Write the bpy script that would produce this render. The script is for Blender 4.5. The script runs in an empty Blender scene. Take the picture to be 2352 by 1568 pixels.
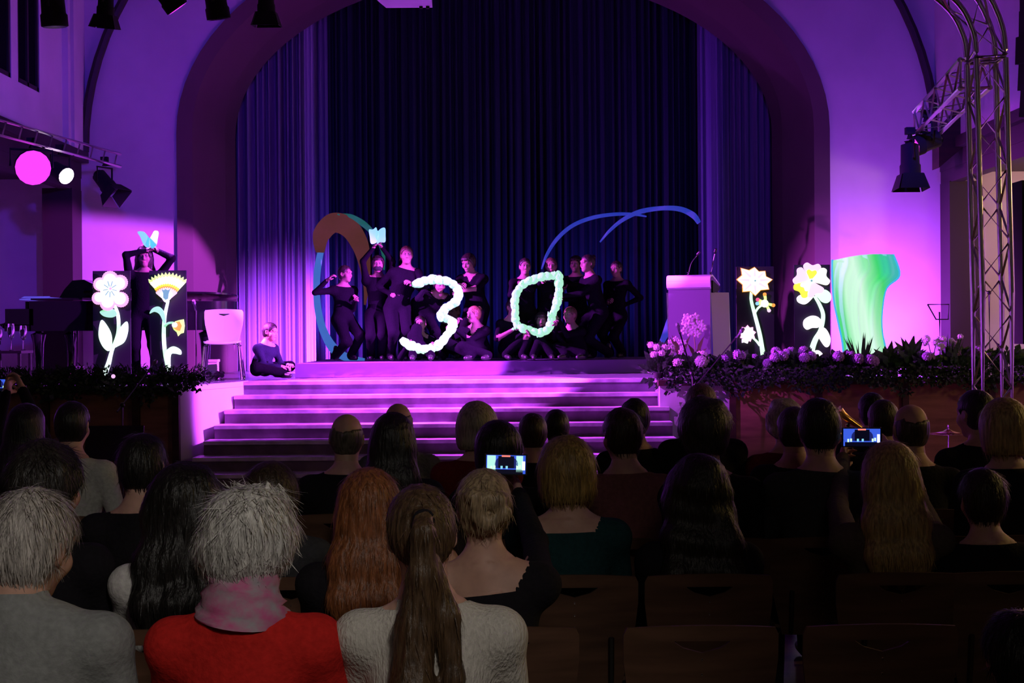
import bpy, bmesh, math, random
import numpy as np
from mathutils import Vector, Matrix
random.seed(7)
sc = bpy.context.scene
COL = sc.collection
PI = math.pi

# ------------------------------------------------------------------ camera, world, lights, exposure
F = 3267.0                       # focal length in pixels of the 2352 x 1568 frame (50 mm on 36 mm)
HC = 1.70
CAMR = Matrix.Rotation(math.radians(90 - 0.333), 3, 'X') @ Matrix.Rotation(math.radians(-0.45), 3, 'Z')
CAMP = Vector((0, 0, HC))
cam = bpy.data.objects.new('camera', bpy.data.cameras.new('camera'))
COL.objects.link(cam)
cam.data.lens = 50.0; cam.data.sensor_width = 36.0; cam.data.clip_start = 0.05; cam.data.clip_end = 200
cam.matrix_world = Matrix.Translation(CAMP) @ CAMR.to_4x4()
sc.camera = cam

def at(px, py, Y):
    """point of the hall that stands at depth Y and is seen at photo pixel px, py"""
    v = CAMR @ Vector(((px - 1176) / F, -(py - 784) / F, -1))
    return CAMP + v * (Y / v.y)
def m(px, Y):
    return px * Y / F

w = bpy.data.worlds.new('world'); sc.world = w; w.use_nodes = True
w.node_tree.nodes['Background'].inputs[0].default_value = (0.25, 0.12, 0.6, 1)
w.node_tree.nodes['Background'].inputs[1].default_value = 0.0015
vs = sc.view_settings
vs.view_transform = 'Standard'; vs.look = 'None'; vs.exposure = 0.0; vs.gamma = 1.0; vs.use_curve_mapping = False

def lamp(name, kind, loc, target, col, power, size=0.15, cone=60, blend=0.3):
    d = bpy.data.lights.new(name, kind); d.color = col; d.energy = power
    if kind == 'SPOT':
        d.spot_size = math.radians(cone); d.spot_blend = blend; d.shadow_soft_size = size
    elif kind == 'AREA':
        d.shape = 'DISK'; d.size = size
    else:
        d.shadow_soft_size = size
    o = bpy.data.objects.new(name, d); COL.objects.link(o)
    o.location = loc
    o.rotation_euler = (Vector(target) - Vector(loc)).to_track_quat('-Z', 'Y').to_euler()
    return o
VIOLET = (0.085, 0.022, 0.85); PINK = (0.42, 0.05, 1.0); BLUE = (0.12, 0.07, 1.0)
# violet wash from the lamps on the front truss
lamp('truss_wash_light', 'SPOT', (-2.9, 12.0, 4.3), (-5.0, 19.5, 3.6), VIOLET, 620, .1, 60, .8)
lamp('truss_wash_light', 'SPOT', (3.0, 12.0, 4.3), (5.0, 19.5, 3.6), VIOLET, 480, .1, 60, .8)
lamp('truss_wash_light', 'SPOT', (-2.5, 12.0, 4.3), (0.0, 21.0, 0.9), BLUE, 380, .1, 38, 1)
lamp('truss_wash_light', 'SPOT', (1.0, 12.0, 4.3), (2.7, 15.6, .75), VIOLET, 90, .1, 36, .9)
# side floods: from the left gallery rail to the right, from the right truss arm to the left
lamp('gallery_flood_light', 'SPOT', (-5.15, 17.0, 3.70), (2.2, 16.9, 0.5), (.62, .06, 1.0), 13500, .09, 56, .5)
lamp('truss_flood_light', 'SPOT', (4.05, 14.75, 3.68), (-4.75, 18.2, 0.50), (.58, .06, 1.0), 19000, .04, 36, .16)
lamp('front_truss_pink_light', 'SPOT', (-3.0, 12.0, 4.35), (2.1, 16.4, 1.7), (.6, .07, 1.0), 2600, .05, 24, .6)
# floor uplights behind the plants at the right and behind the white chairs at the left
lamp('floor_uplight_right', 'SPOT', (4.95, 18.3, HC - .35), (4.9, 19.5, 2.0), PINK, 640, .06, 120, 1)
lamp('floor_uplight_left', 'SPOT', (-3.35, 19.3, HC - .40), (-3.3, 21.3, 1.35), (.55, .07, 1.0), 2300, .06, 84, 1)
for x_ in (-2.5, -.7, 1.1): lamp('curtain_uplight', 'SPOT', (x_, 20.8, HC - .05), (x_, 21.8, 2.5), BLUE, 95, .05, 130, 1)
# warm house light in the right aisle, warm rim on the audience, unseen fill lights added behind the camera
lamp('gallery_house_light', 'POINT', (7.9, 17.4, 3.1), (7, 17, 0), (1.0, 0.52, 0.30), 110, .2)
lamp('aisle_house_light', 'POINT', (7.4, 12.4, 3.2), (7, 17, 0), (1.0, 0.62, 0.20), 62, .2)
lamp('side_house_light', 'AREA', (7.5, 7.5, 3.6), (0.5, 6.0, 1.2), (1.0, 0.70, 0.22), 42, .8)
lamp('rear_fill_light', 'AREA', (0.5, -2.0, 4.5), (0.5, 4.5, .8), (1.0, 0.85, 0.75), 11, 1.5)
lamp('rear_fill_light', 'SPOT', (0.9, -0.8, 4.0), (-.9, 3.5, 1.05), (1.0, 0.93, 0.85), 205, .3, 40, 1)

# ------------------------------------------------------------------ materials
MATS = {}
def mat(name, col, rough=0.7, metal=0.0, emit=None, es=1.0, noise=0.0, nscale=(8, 8, 8), bump=0.0, bscale=60, spec=None, col2=None):
    if name in MATS: return MATS[name]
    M = bpy.data.materials.new(name); M.use_nodes = True
    nt = M.node_tree; b = nt.nodes['Principled BSDF']
    b.inputs['Base Color'].default_value = (*col, 1); b.inputs['Roughness'].default_value = rough; b.inputs['Metallic'].default_value = metal
    if spec is not None: b.inputs['Specular IOR Level'].default_value = spec
    if emit is not None:
        b.inputs['Emission Color'].default_value = (*emit, 1); b.inputs['Emission Strength'].default_value = es
    if noise or bump:
        tc = nt.nodes.new('ShaderNodeTexCoord'); mp = nt.nodes.new('ShaderNodeMapping'); mp.inputs['Scale'].default_value = nscale
        nt.links.new(tc.outputs['Object'], mp.inputs[0])
        nz = nt.nodes.new('ShaderNodeTexNoise'); nz.inputs['Scale'].default_value = 1.0; nz.inputs['Detail'].default_value = 5
        nt.links.new(mp.outputs[0], nz.inputs['Vector'])
        if noise:
            mx = nt.nodes.new('ShaderNodeMix'); mx.data_type = 'RGBA'
            c2 = col2 or tuple(c * (1 - noise) for c in col); c1 = tuple(min(1, c * (1 + noise)) for c in col) if col2 is None else col
            mx.inputs[6].default_value = (*c2, 1); mx.inputs[7].default_value = (*c1, 1)
            rp = nt.nodes.new('ShaderNodeMapRange'); rp.inputs[1].default_value = .33; rp.inputs[2].default_value = .67
            nt.links.new(nz.outputs['Fac'], rp.inputs[0]); nt.links.new(rp.outputs[0], mx.inputs[0])
            nt.links.new(mx.outputs[2], b.inputs['Base Color'])
            if emit is not None and col2 is not None: nt.links.new(mx.outputs[2], b.inputs['Emission Color'])
        if bump:
            bp = nt.nodes.new('ShaderNodeBump'); bp.inputs['Strength'].default_value = bump; bp.inputs['Distance'].default_value = .01
            nt.links.new(nz.outputs['Fac'], bp.inputs['Height']); nt.links.new(bp.outputs[0], b.inputs['Normal'])
    MATS[name] = M
    return M
def glow(name, col, es=1.0):
    return mat(name, tuple(c * .5 for c in col), .6, emit=col, es=es)

M_PLASTER = mat('plaster', (.62, .60, .62), .85, noise=.06, nscale=(1.5, 1.5, 1.5), bump=.15)
M_JAMB = mat('arch_plaster', (.10, .065, .065), .85, noise=.08, nscale=(1, 1, 1), bump=.1)
M_DARKTRIM = mat('dark_trim', (.03, .02, .02), .6)
M_BROWN = mat('brown_wood', (.045, .02, .012), .55, noise=.35, nscale=(2, 2, 14))
M_COLUMN = mat('dark_column', (.018, .010, .012), .6)
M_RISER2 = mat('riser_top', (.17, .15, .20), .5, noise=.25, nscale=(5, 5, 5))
M_PANEL = mat('podium_wood', (.26, .13, .07), .5, noise=.3, nscale=(2, 2, 12))
M_FLOOR = mat('parquet', (.12, .07, .04), .4, noise=.4, nscale=(1, 9, 1))
M_STAGE = mat('stage_floor', (.24, .24, .28), .25, noise=.15, nscale=(3, 3, 3))
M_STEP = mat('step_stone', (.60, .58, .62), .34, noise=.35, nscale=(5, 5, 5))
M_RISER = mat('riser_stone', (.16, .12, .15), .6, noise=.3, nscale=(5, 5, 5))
M_DAIS = mat('dais_cloth', (.13, .08, .19), .9, bump=.3, nscale=(4, 4, 4))
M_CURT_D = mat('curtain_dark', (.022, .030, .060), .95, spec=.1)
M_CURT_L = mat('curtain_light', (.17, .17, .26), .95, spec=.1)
M_BLACKP = mat('black_paint', (.012, .012, .013), .45)
M_BLACKM = mat('black_matt', (.010, .010, .011), .9)
M_LACQ = mat('piano_lacquer', (.008, .008, .01), .12)
M_ALU = mat('aluminium', (.75, .74, .72), .32, metal=1.0)
M_CSTEEL = mat('chair_steel', (.10, .10, .10), .45, metal=1.0)
M_CHROME = mat('chrome', (.85, .85, .86), .12, metal=1.0)
M_BRASS = mat('brass', (.75, .45, .12), .22, metal=1.0)
M_CHAIRW = mat('chair_plywood', (.12, .058, .034), .5, noise=.3, nscale=(3, 3, 22))
M_WHITEC = mat('white_plywood', (.52, .56, .60), .4, emit=(.42, .36, .75), es=.22)  # faint violet emission stands in for UV fluorescence on the white
M_WHITE = mat('white_paint', (.8, .8, .8), .5)
M_GREY = mat('grey_lacquer', (.09, .07, .12), .5)
M_LEAF = mat('leaf_green', (.035, .10, .035), .5, noise=.5, nscale=(30, 30, 30))
M_LEAFD = mat('leaf_dark', (.018, .05, .02), .6, noise=.5, nscale=(40, 40, 40))
M_FLP = mat('petal_pink', (.88, .66, .80), .7, noise=.2, nscale=(60, 60, 60))
M_FLV = mat('petal_violet', (.42, .27, .50), .7, noise=.3, nscale=(60, 60, 60))
M_FLW = mat('petal_white', (.85, .80, .85), .6)
M_POT = mat('dark_pot', (.018, .02, .016), .8)
M_SHEET = mat('sheet_paper', (.8, .8, .8), .6, emit=(.12, .10, .8), es=.6)  # blue emission put into the paper as its glow under UV
M_LENS = glow('lamp_lens_pink', (1.0, .35, 1.0), 6.0)
M_LENSH = glow('lamp_lens_soft', (1.0, .06, 1.0), 1.0)
M_GLASS = mat('glass', (.9, .9, 1), .05)
M_GLASS.node_tree.nodes['Principled BSDF'].inputs['Transmission Weight'].default_value = 1.0

# ------------------------------------------------------------------ object helpers
def tag(o, label=None, cat=None, group=None, kind=None):
    if label: o['label'] = label
    if cat: o['category'] = cat
    if group: o['group'] = group
    if kind: o['kind'] = kind
    return o
def empty(name, loc, label=None, cat=None, group=None, kind=None):
    o = bpy.data.objects.new(name, None); COL.objects.link(o); o.location = loc; o.empty_display_size = .1
    return tag(o, label, cat, group, kind)
def child_mesh(name, me, parent=None):
    o = bpy.data.objects.new(name, me); COL.objects.link(o)
    if parent is not None:
        o.parent = parent
        if parent.parent is None: o.matrix_parent_inverse = Matrix.Translation(-Vector(parent.location))
    return o

def basis(d):
    d = Vector(d).normalized()
    a = Vector((0, 0, 1)) if abs(d.z) < .9 else Vector((1, 0, 0))
    u = d.cross(a).normalized(); v = u.cross(d).normalized()
    return u, v, d

class MB:
    def __init__(s): s.v = []; s.f = []; s.mi = []; s.cur = 0
    def face(s, idx): s.f.append(tuple(idx)); s.mi.append(s.cur)
    def add(s, vs_, fs):
        n = len(s.v); s.v += [tuple(p) for p in vs_]
        for f in fs: s.face([n + i for i in f])
        return s
    def box(s, c, d, rot=None):
        hx, hy, hz = d[0] / 2, d[1] / 2, d[2] / 2
        R = rot or Matrix.Identity(3)
        P = [Vector(c) + R @ Vector((x * hx, y * hy, z * hz)) for z in (-1, 1) for y in (-1, 1) for x in (-1, 1)]
        return s.add(P, [(0, 2, 3, 1), (4, 5, 7, 6), (0, 1, 5, 4), (2, 6, 7, 3), (0, 4, 6, 2), (1, 3, 7, 5)])
    def hexa(s, lo, hi):     # two quads of points, same order, counter-clockwise from above
        return s.add(list(lo) + list(hi), [(3, 2, 1, 0), (4, 5, 6, 7), (0, 1, 5, 4), (1, 2, 6, 5), (2, 3, 7, 6), (3, 0, 4, 7)])
    def tube(s, pts, r, n=8, cap=True):
        pts = [Vector(p) for p in pts]
        rs = r if isinstance(r, (list, tuple)) else [r] * len(pts)
        n0 = len(s.v); pu = None
        for i, p in enumerate(pts):
            d = (pts[min(i + 1, len(pts) - 1)] - pts[max(i - 1, 0)])
            u, v, d = basis(d)
            if pu is not None:
                u = (pu - d * pu.dot(d)); u = u.normalized() if u.length > 1e-6 else basis(d)[0]; v = d.cross(u)
            pu = u
            for k in range(n):
                a = 2 * PI * k / n
                s.v.append(tuple(p + (u * math.cos(a) + v * math.sin(a)) * rs[i]))
        for i in range(len(pts) - 1):
            for k in range(n):
                a, b = n0 + i * n + k, n0 + i * n + (k + 1) % n
                s.face((a, b, b + n, a + n))
        if cap:
            s.face([n0 + k for k in range(n)][::-1]); e = n0 + (len(pts) - 1) * n
            s.face([e + k for k in range(n)])
        return s
    def ell(s, c, r, R=None, nu=12, nv=8):
        R = R or Matrix.Identity(3); c = Vector(c)
        r = r if isinstance(r, (list, tuple)) else (r, r, r)
        P = []; fs = []
        for j in range(nv + 1):
            t = PI * j / nv
            for i in range(nu):
                a = 2 * PI * i / nu
                P.append(c + R @ Vector((r[0] * math.sin(t) * math.cos(a), r[1] * math.sin(t) * math.sin(a), r[2] * math.cos(t))))
        for j in range(nv):
            for i in range(nu):
                a, b = j * nu + i, j * nu + (i + 1) % nu
                fs.append((a, a + nu, b + nu, b))
        return s.add(P, fs)
    def prism(s, pts, off):   # planar outline pts extruded by the vector off
        off = Vector(off); n = len(pts)
        P = [Vector(p) for p in pts]; P = P + [p + off for p in P]
        nr = Vector((0, 0, 0))
        for i in range(n): nr += (P[i] - P[0]).cross(P[(i + 1) % n] - P[0])
        fl = nr.dot(off) > 0
        fs = [tuple(range(n))[::-1] if fl else tuple(range(n)), tuple(range(n, 2 * n)) if fl else tuple(range(n, 2 * n))[::-1]]
        for i in range(n):
            j = (i + 1) % n
            fs.append((i, j, j + n, i + n) if fl else (j, i, i + n, j + n))
        return s.add(P, fs)
    def grid(s, P):           # P[i][j] points
        n0 = len(s.v); ni, nj = len(P), len(P[0])
        for row in P: s.v += [tuple(p) for p in row]
        for i in range(ni - 1):
            for j in range(nj - 1):
                a = n0 + i * nj + j
                s.face((a, a + 1, a + nj + 1, a + nj))
        return s
    def mesh(s, name, mats, smooth=True, merge=False):
        me = bpy.data.meshes.new(name); me.from_pydata(s.v, [], s.f)
        for mm in (mats if isinstance(mats, (list, tuple)) else [mats]): me.materials.append(mm)
        if len(me.materials) > 1: me.polygons.foreach_set('material_index', s.mi)
        if smooth:
            me.polygons.foreach_set('use_smooth', [True] * len(me.polygons))
            if smooth != 'all' and hasattr(me, 'set_sharp_from_angle'): me.set_sharp_from_angle(angle=math.radians(38))
        me.update()
        return me
    def build(s, name, mats, parent=None, smooth=True):
        return child_mesh(name, s.mesh(name, mats, smooth), parent)

def spline(pts, n=8, closed=False):
    P = [Vector(p) for p in pts]; out = []; N = len(P)
    rng_ = range(N if closed else N - 1)
    for i in rng_:
        g = lambda k: P[k % N] if closed else P[max(0, min(N - 1, k))]
        p0, p1, p2, p3 = g(i - 1), g(i), g(i + 1), g(i + 2)
        for k in range(n):
            t = k / n
            out.append(.5 * ((2 * p1) + (p2 - p0) * t + (2 * p0 - 5 * p1 + 4 * p2 - p3) * t * t + (3 * p1 - p0 - 3 * p2 + p3) * t ** 3))
    if not closed: out.append(P[-1])
    return out
# ------------------------------------------------------------------ implicit bodies: smooth unions of tapered limbs, meshed by surface nets
V3 = lambda p: np.array([p[0], p[1], p[2]], dtype=np.float32)
class Blob:
    def __init__(s): s.p = []
    def cap(s, a, b, ra, rb, lab=0, k=.03, sub=False):
        s.p.append(('c', V3(a), V3(b), ra, rb, lab, k, sub)); return s
    def ell(s, c, r, lab=0, k=.03, R=None, sub=False):
        r = r if isinstance(r, (tuple, list)) else (r, r, r)
        s.p.append(('e', V3(c), np.array(r, np.float32), None if R is None else np.array([[x for x in q] for q in R], np.float32), None, lab, k, sub)); return s
    def chain(s, pts, rs, lab=0, k=.03):
        for i in range(len(pts) - 1): s.cap(pts[i], pts[i + 1], rs[i], rs[i + 1], lab, k)
        return s
    def bounds(s, q):
        if q[0] == 'c':
            r = max(q[3], q[4]); return np.minimum(q[1], q[2]) - r, np.maximum(q[1], q[2]) + r
        r = q[2].max(); 
        if q[3] is None: return q[1] - q[2], q[1] + q[2]
        return q[1] - r, q[1] + r
    def field(s, h, pad=.03, disp=None, cut=None):
        lo = np.min([s.bounds(q)[0] for q in s.p if not q[7]], 0) - pad; hi = np.max([s.bounds(q)[1] for q in s.p if not q[7]], 0) + pad
        n = np.ceil((hi - lo) / h).astype(int) + 1
        ax = [lo[i] + h * np.arange(n[i], dtype=np.float32) for i in range(3)]
        f = np.full(n, .25, np.float32); best = np.full(n, 1., np.float32); lab = np.zeros(n, np.int8)
        for q in s.p:
            b0, b1 = s.bounds(q); mg = .055 + q[6]
            i0 = np.clip(np.floor((b0 - mg - lo) / h).astype(int), 0, n - 1); i1 = np.clip(np.ceil((b1 + mg - lo) / h).astype(int) + 1, 1, n)
            if (i1 <= i0).any(): continue
            sl = tuple(slice(i0[i], i1[i]) for i in range(3))
            X = ax[0][sl[0]][:, None, None]; Y = ax[1][sl[1]][None, :, None]; Z = ax[2][sl[2]][None, None, :]
            if q[0] == 'c':
                a, b, ra, rb = q[1], q[2], q[3], q[4]; d = b - a; L = float(d @ d) + 1e-9
                x, y, z = X - a[0], Y - a[1], Z - a[2]
                t = np.clip((x * d[0] + y * d[1] + z * d[2]) / L, 0, 1)
                D = np.sqrt((x - t * d[0]) ** 2 + (y - t * d[1]) ** 2 + (z - t * d[2]) ** 2) - (ra + (rb - ra) * t)
            else:
                c, r, R = q[1], q[2], q[3]; x, y, z = X - c[0], Y - c[1], Z - c[2]
                if R is not None:
                    x, y, z = (R[0, 0] * x + R[1, 0] * y + R[2, 0] * z, R[0, 1] * x + R[1, 1] * y + R[2, 1] * z, R[0, 2] * x + R[1, 2] * y + R[2, 2] * z)
                k0 = np.sqrt((x / r[0]) ** 2 + (y / r[1]) ** 2 + (z / r[2]) ** 2)
                k1 = np.sqrt((x / r[0] ** 2) ** 2 + (y / r[1] ** 2) ** 2 + (z / r[2] ** 2) ** 2) + 1e-6
                D = k0 * (k0 - 1) / k1
            fs = f[sl]; k = q[6]
            if q[7]:
                D = -D; hh = np.clip(.5 - .5 * (fs - D) / k, 0, 1); f[sl] = fs + (D - fs) * hh + k * hh * (1 - hh)
            else:
                hh = np.clip(.5 + .5 * (D - fs) / k, 0, 1); f[sl] = D + (fs - D) * hh - k * hh * (1 - hh)
                bb = best[sl]; up = D < bb; lab[sl] = np.where(up, q[5], lab[sl]); best[sl] = np.where(up, D, bb)
        if disp is not None or cut is not None:
            X, Y, Z = ax[0][:, None, None], ax[1][None, :, None], ax[2][None, None, :]
            if disp is not None: f = f + disp(X, Y, Z, lab)
            if cut is not None: f = np.maximum(f, cut(X, Y, Z))
        return f.astype(np.float32), lo, lab
    def mesh(s, h, pad=.03, disp=None, cut=None):
        f, lo, lab = s.field(h, pad, disp, cut)
        return surface_net(f, lo, h, lab)

def surface_net(f, lo, h, lab):
    S = f < 0; n = f.shape
    C = [(i, j, k) for i in (0, 1) for j in (0, 1) for k in (0, 1)]
    cs = lambda a, c: a[c[0]:n[0] - 1 + c[0], c[1]:n[1] - 1 + c[1], c[2]:n[2] - 1 + c[2]]
    cnt = sum(cs(S, c).astype(np.int8) for c in C)
    act = (cnt > 0) & (cnt < 8); ids = np.argwhere(act)
    if len(ids) == 0: return np.zeros((0, 3)), np.zeros((0, 4), int), np.zeros(0, int)
    index = np.full(act.shape, -1, np.int64); index[act] = np.arange(len(ids))
    vals = {c: cs(f, c)[act] for c in C}
    pos = np.zeros((len(ids), 3)); wsum = np.zeros(len(ids))
    for c in C:
        for d in range(3):
            if c[d] == 0:
                c2 = list(c); c2[d] = 1; a, b = vals[c], vals[tuple(c2)]
                cr = (a < 0) != (b < 0); t = np.where(cr, a / np.where(cr, a - b, 1), 0)
                p = np.array(c, float)[None, :].repeat(len(ids), 0); p[:, d] += t
                pos += p * cr[:, None]; wsum += cr
    pos = pos / wsum[:, None] + ids
    quads = []
    for d in range(3):
        sl0 = [slice(None)] * 3; sl1 = [slice(None)] * 3; sl0[d] = slice(0, -1); sl1[d] = slice(1, None)
        A, B = S[tuple(sl0)], S[tuple(sl1)]; e = np.argwhere(A != B)
        u, v = (d + 1) % 3, (d + 2) % 3
        ok = (e[:, u] > 0) & (e[:, v] > 0) & (e[:, u] < n[u] - 1) & (e[:, v] < n[v] - 1); e = e[ok]
        if len(e) == 0: continue
        q = []
        for du, dv in ((-1, -1), (0, -1), (0, 0), (-1, 0)):
            c = e.copy(); c[:, u] += du; c[:, v] += dv; q.append(index[c[:, 0], c[:, 1], c[:, 2]])
        q = np.stack(q, 1); inside = A[e[:, 0], e[:, 1], e[:, 2]]
        q[~inside] = q[~inside][:, ::-1]; quads.append(q)
    quads = np.concatenate(quads); quads = quads[(quads >= 0).all(1)]
    near = np.clip(np.rint(pos).astype(int), 0, np.array(n) - 1)
    vl = lab[near[:, 0], near[:, 1], near[:, 2]].astype(int)
    return lo + pos * h, quads, vl

def np_mesh(name, parts, mats):
    """parts: list of (verts, quads, labels); labels choose the material slot"""
    parts = [p for p in parts if len(p[0])]
    nv = 0; VV = []; QQ = []; LL = []
    for v, q, l in parts: VV.append(v); QQ.append(q + nv); LL.append(l); nv += len(v)
    V = np.concatenate(VV); Q = np.concatenate(QQ); L = np.concatenate(LL)
    me = bpy.data.meshes.new(name)
    me.vertices.add(len(V)); me.vertices.foreach_set('co', V.astype(np.float32).ravel())
    me.loops.add(Q.size); me.loops.foreach_set('vertex_index', Q.astype(np.int32).ravel())
    me.polygons.add(len(Q)); me.polygons.foreach_set('loop_start', np.arange(0, Q.size, 4, dtype=np.int32))
    try: me.polygons.foreach_set('loop_total', np.full(len(Q), 4, np.int32))
    except Exception: pass
    for mm in mats: me.materials.append(mm)
    if len(mats) > 1: me.polygons.foreach_set('material_index', np.min(L[Q], 1).astype(np.int32))
    me.polygons.foreach_set('use_smooth', np.ones(len(Q), bool))
    me.update(calc_edges=True); me.validate()
    return me

def wob(seed, n=5, fr=(8, 30)):
    r = np.random.default_rng(seed); K = r.normal(size=(n, 3)); K /= np.linalg.norm(K, axis=1)[:, None]
    K *= r.uniform(*fr, size=(n, 1)); ph = r.uniform(0, 6.28, n)
    return lambda X, Y, Z: sum(np.sin(K[i, 0] * X + K[i, 1] * Y + K[i, 2] * Z + ph[i]) for i in range(n)) / n

# material slots of a figure
SKIN, TOP, LEGS, SHOE, EYE, LIP, BROW = range(7)
HEADC = {}
def head_mesh(h):          # local frame: x to the person's right, y forward, z up; chin to crown 0.23 m
    if h in HEADC: return HEADC[h]
    b = Blob()
    b.ell((0, -.012, .033), (.073, .093, .083), SKIN, .03).ell((0, .026, -.04), (.056, .060, .074), SKIN, .04)
    b.ell((0, .058, -.094), (.026, .022, .020), SKIN, .03)
    for sx in (-1, 1):
        b.ell((sx * .038, .055, -.028), (.026, .028, .024), SKIN, .03)
        b.ell((sx * .031, .097, .010), (.017, .018, .012), SKIN, .012, sub=True)
    b.cap((-.04, .077, .030), (.04, .077, .030), .011, .011, SKIN, .02)
    b.cap((0, .085, .012), (0, .101, -.024), .009, .0125, SKIN, .014).cap((-.012, .088, -.03), (.012, .088, -.03), .009, .009, SKIN, .012)
    for sx in (-1, 1):
        b.ell((sx * .031, .078, .009), (.014, .012, .0095), EYE, .004)
        b.cap((sx * .018, .090, .027), (sx * .046, .079, .029), .005, .004, BROW, .006)
        b.ell((sx * .074, -.006, -.004), (.010, .024, .033), SKIN, .012, Matrix.Rotation(sx * .35, 3, 'Z'))
        b.ell((sx * .080, -.002, -.004), (.006, .012, .020), SKIN, .008, sub=True)
    b.ell((0, .086, -.060), (.021, .010, .0075), LIP, .006)
    b.cap((0, -.018, -.05), (0, -.035, -.15), .054, .057, SKIN, .03)
    HEADC[h] = b.mesh(h, .02); return HEADC[h]

HAIRC = {}
def hair_mesh(style, h, seed=0):
    key = (style, h, seed)
    if key in HAIRC: return HAIRC[key]
    b = Blob(); t = {'short': .011, 'crop': .006, 'bald': .0035, 'curly': .034, 'fluffy': .030, 'bob': .024, 'long': .020, 'big': .034, 'pony': .009, 'updo': .012, 'bun': .010, 'fringe': .020, 'cap': .012}[style]
    b.ell((0, -.014, .033), (.074 + t, .095 + t, .084 + t), 0, .03)
    if style in ('short', 'fringe', 'curly', 'fluffy', 'cap'): b.ell((0, -.042, -.028), (.060 + t * .4, .053 + t * .4, .072), 0, .05)
    if style == 'fluffy':
        b.ell((.012, -.085, .045), (.055, .045, .06), 0, .04); b.ell((-.03, -.07, .085), (.05, .05, .04), 0, .03); b.ell((.045, -.03, .10), (.045, .06, .032), 0, .03)
        b.ell((-.076, -.02, .0), (.030, .055, .06), 0, .04); b.ell((.078, -.015, .02), (.028, .055, .055), 0, .04); b.ell((-.02, -.09, -.01), (.05, .03, .05), 0, .04)
        for i in range(7): b.cap((-.03 + .018 * i, .0, .115), (-.045 + .02 * i, -.03 - .01 * (i % 3), .15 + .006 * (i % 2)), .014, .003, 0, .012)
    if style in ('bun', 'crop', 'bald'): b.ell((0, -.04, -.026), (.060 + t * .5, .053 + t * .5, .07), 0, .05)
    if style in ('pony', 'updo'): b.ell((0, -.045, -.012), (.060, .056, .062), 0, .05)
    if style == 'bob':
        b.ell((0, -.035, -.015), (.100, .092, .120), 0, .05); b.ell((0, -.04, -.075), (.092, .075, .05), 0, .05)
    if style in ('long', 'big'):
        w_ = 1.0 if style == 'long' else 1.28
        b.ell((0, -.035, -.02), (.094 * w_, .09, .13), 0, .05)
        for sx in (-1, 0, 1):
            b.chain([(sx * .05 * w_, -.055, -.05), (sx * .068 * w_, -.085, -.16), (sx * .075 * w_, -.115, -.28), (sx * .066 * w_, -.122, -.40)], [.055, .05, .042, .016], 0, .05)
    if style == 'pony':
        b.ell((0, -.128, .052), (.024, .02, .022), 0, .02)
        b.chain([(0, -.138, .055), (-.004, -.168, .02), (-.012, -.160, -.08), (-.035, -.150, -.20), (-.05, -.165, -.33), (-.075, -.15, -.395)], [.017, .026, .036, .046, .050, .022], 0, .018)
        b.chain([(.01, -.14, -.05), (.04, -.14, -.18), (.045, -.15, -.32), (.015, -.155, -.46), (.02, -.15, -.55)], [.022, .028, .024, .02, .006], 0, .02)
        b.cap((.045, -.15, -.3), (.055, -.14, -.39), .012, .004, 0, .02)
    if style == 'updo':
        for a in range(7):
            an = a * .85; rr = .045 - .004 * a
            b.ell((.018 + rr * math.cos(an), -.124, .002 + rr * 1.25 * math.sin(an)), (.027, .022, .027), 0, .010)
        b.chain([(-.06, -.06, .05), (-.03, -.115, .055), (.03, -.125, .03)], [.02, .022, .018], 0, .012)
        b.chain([(.06, -.06, .03), (.05, -.105, .045), (.0, -.128, .05)], [.02, .02, .016], 0, .012); b.chain([(-.05, -.06, -.045), (.0, -.10, -.05), (.045, -.085, -.03)], [.018, .018, .014], 0, .012)
    if style == 'bun': b.ell((0, -.10, .085), (.036, .034, .036), 0, .012)
    if style in ('fringe', 'bob', 'long', 'big'): b.ell((0, .055, .07), (.066, .045, .03), 0, .02)
    if style == 'cap': b.cap((-.04, .08, .07), (.04, .08, .07), .014, .014, 0, .02)
    wb = wob(seed + 11, 6, (30, 90)); wl = wob(seed + 5, 6, (18, 45))
    amp = {'curly': .013, 'fluffy': .006, 'big': .011}.get(style, .0022)
    def disp(X, Y, Z, lab):
        ang = np.arctan2(X, -(Y + .015)) + 0 * Z
        st = np.sin(ang * 26 + 2.2 * np.sin(Z * 16 + seed) + seed) * .5 + np.sin(ang * 57 + 3 * np.sin(Z * 11)) * .5
        return amp * (wb(X, Y, Z) if style in ('curly', 'big') else wl(X, Y, Z)) * 1.2 + (.0030 if h < .007 else .0024) * st
    def cut(X, Y, Z):
        front = (Y - (.030 + .60 * Z)) * .85
        if style in ('short', 'crop', 'bald', 'pony', 'updo', 'bun', 'curly', 'fluffy', 'fringe', 'cap'):
            nape = np.where((Y < -.118) if style in ('pony', 'updo') else (Y < -9), -1., (-.078 - Z - (.75 if style == 'fluffy' else .25) * np.maximum(0, np.abs(X) - .03)) * .9)
            g = np.maximum(front + 0 * X, nape)
            ear = .030 - np.sqrt(((np.abs(X) - .085) / 1.6) ** 2 + (Y - .0) ** 2 + (Z + .004) ** 2)
            g = np.maximum(g, ear) if style in ('short', 'crop', 'bald', 'pony', 'updo', 'bun', 'cap') else g
            if style == 'fringe': g = np.maximum(np.minimum(front, np.maximum(.058 - Z, (np.abs(X) - .5))), (-.075 - Z) * .9)
            if style == 'bald': g = np.maximum(g, Z - .030 - .35 * np.abs(X) - .004 * np.sin(X * 210) - .003 * np.sin(X * 97 + 1) + .25 * np.maximum(0, Y + .08))
            return g if style not in ('pony',) else np.where((Y < -.116) | ((Z < -.09) & (Y < -.10)), -1., g)
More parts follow.
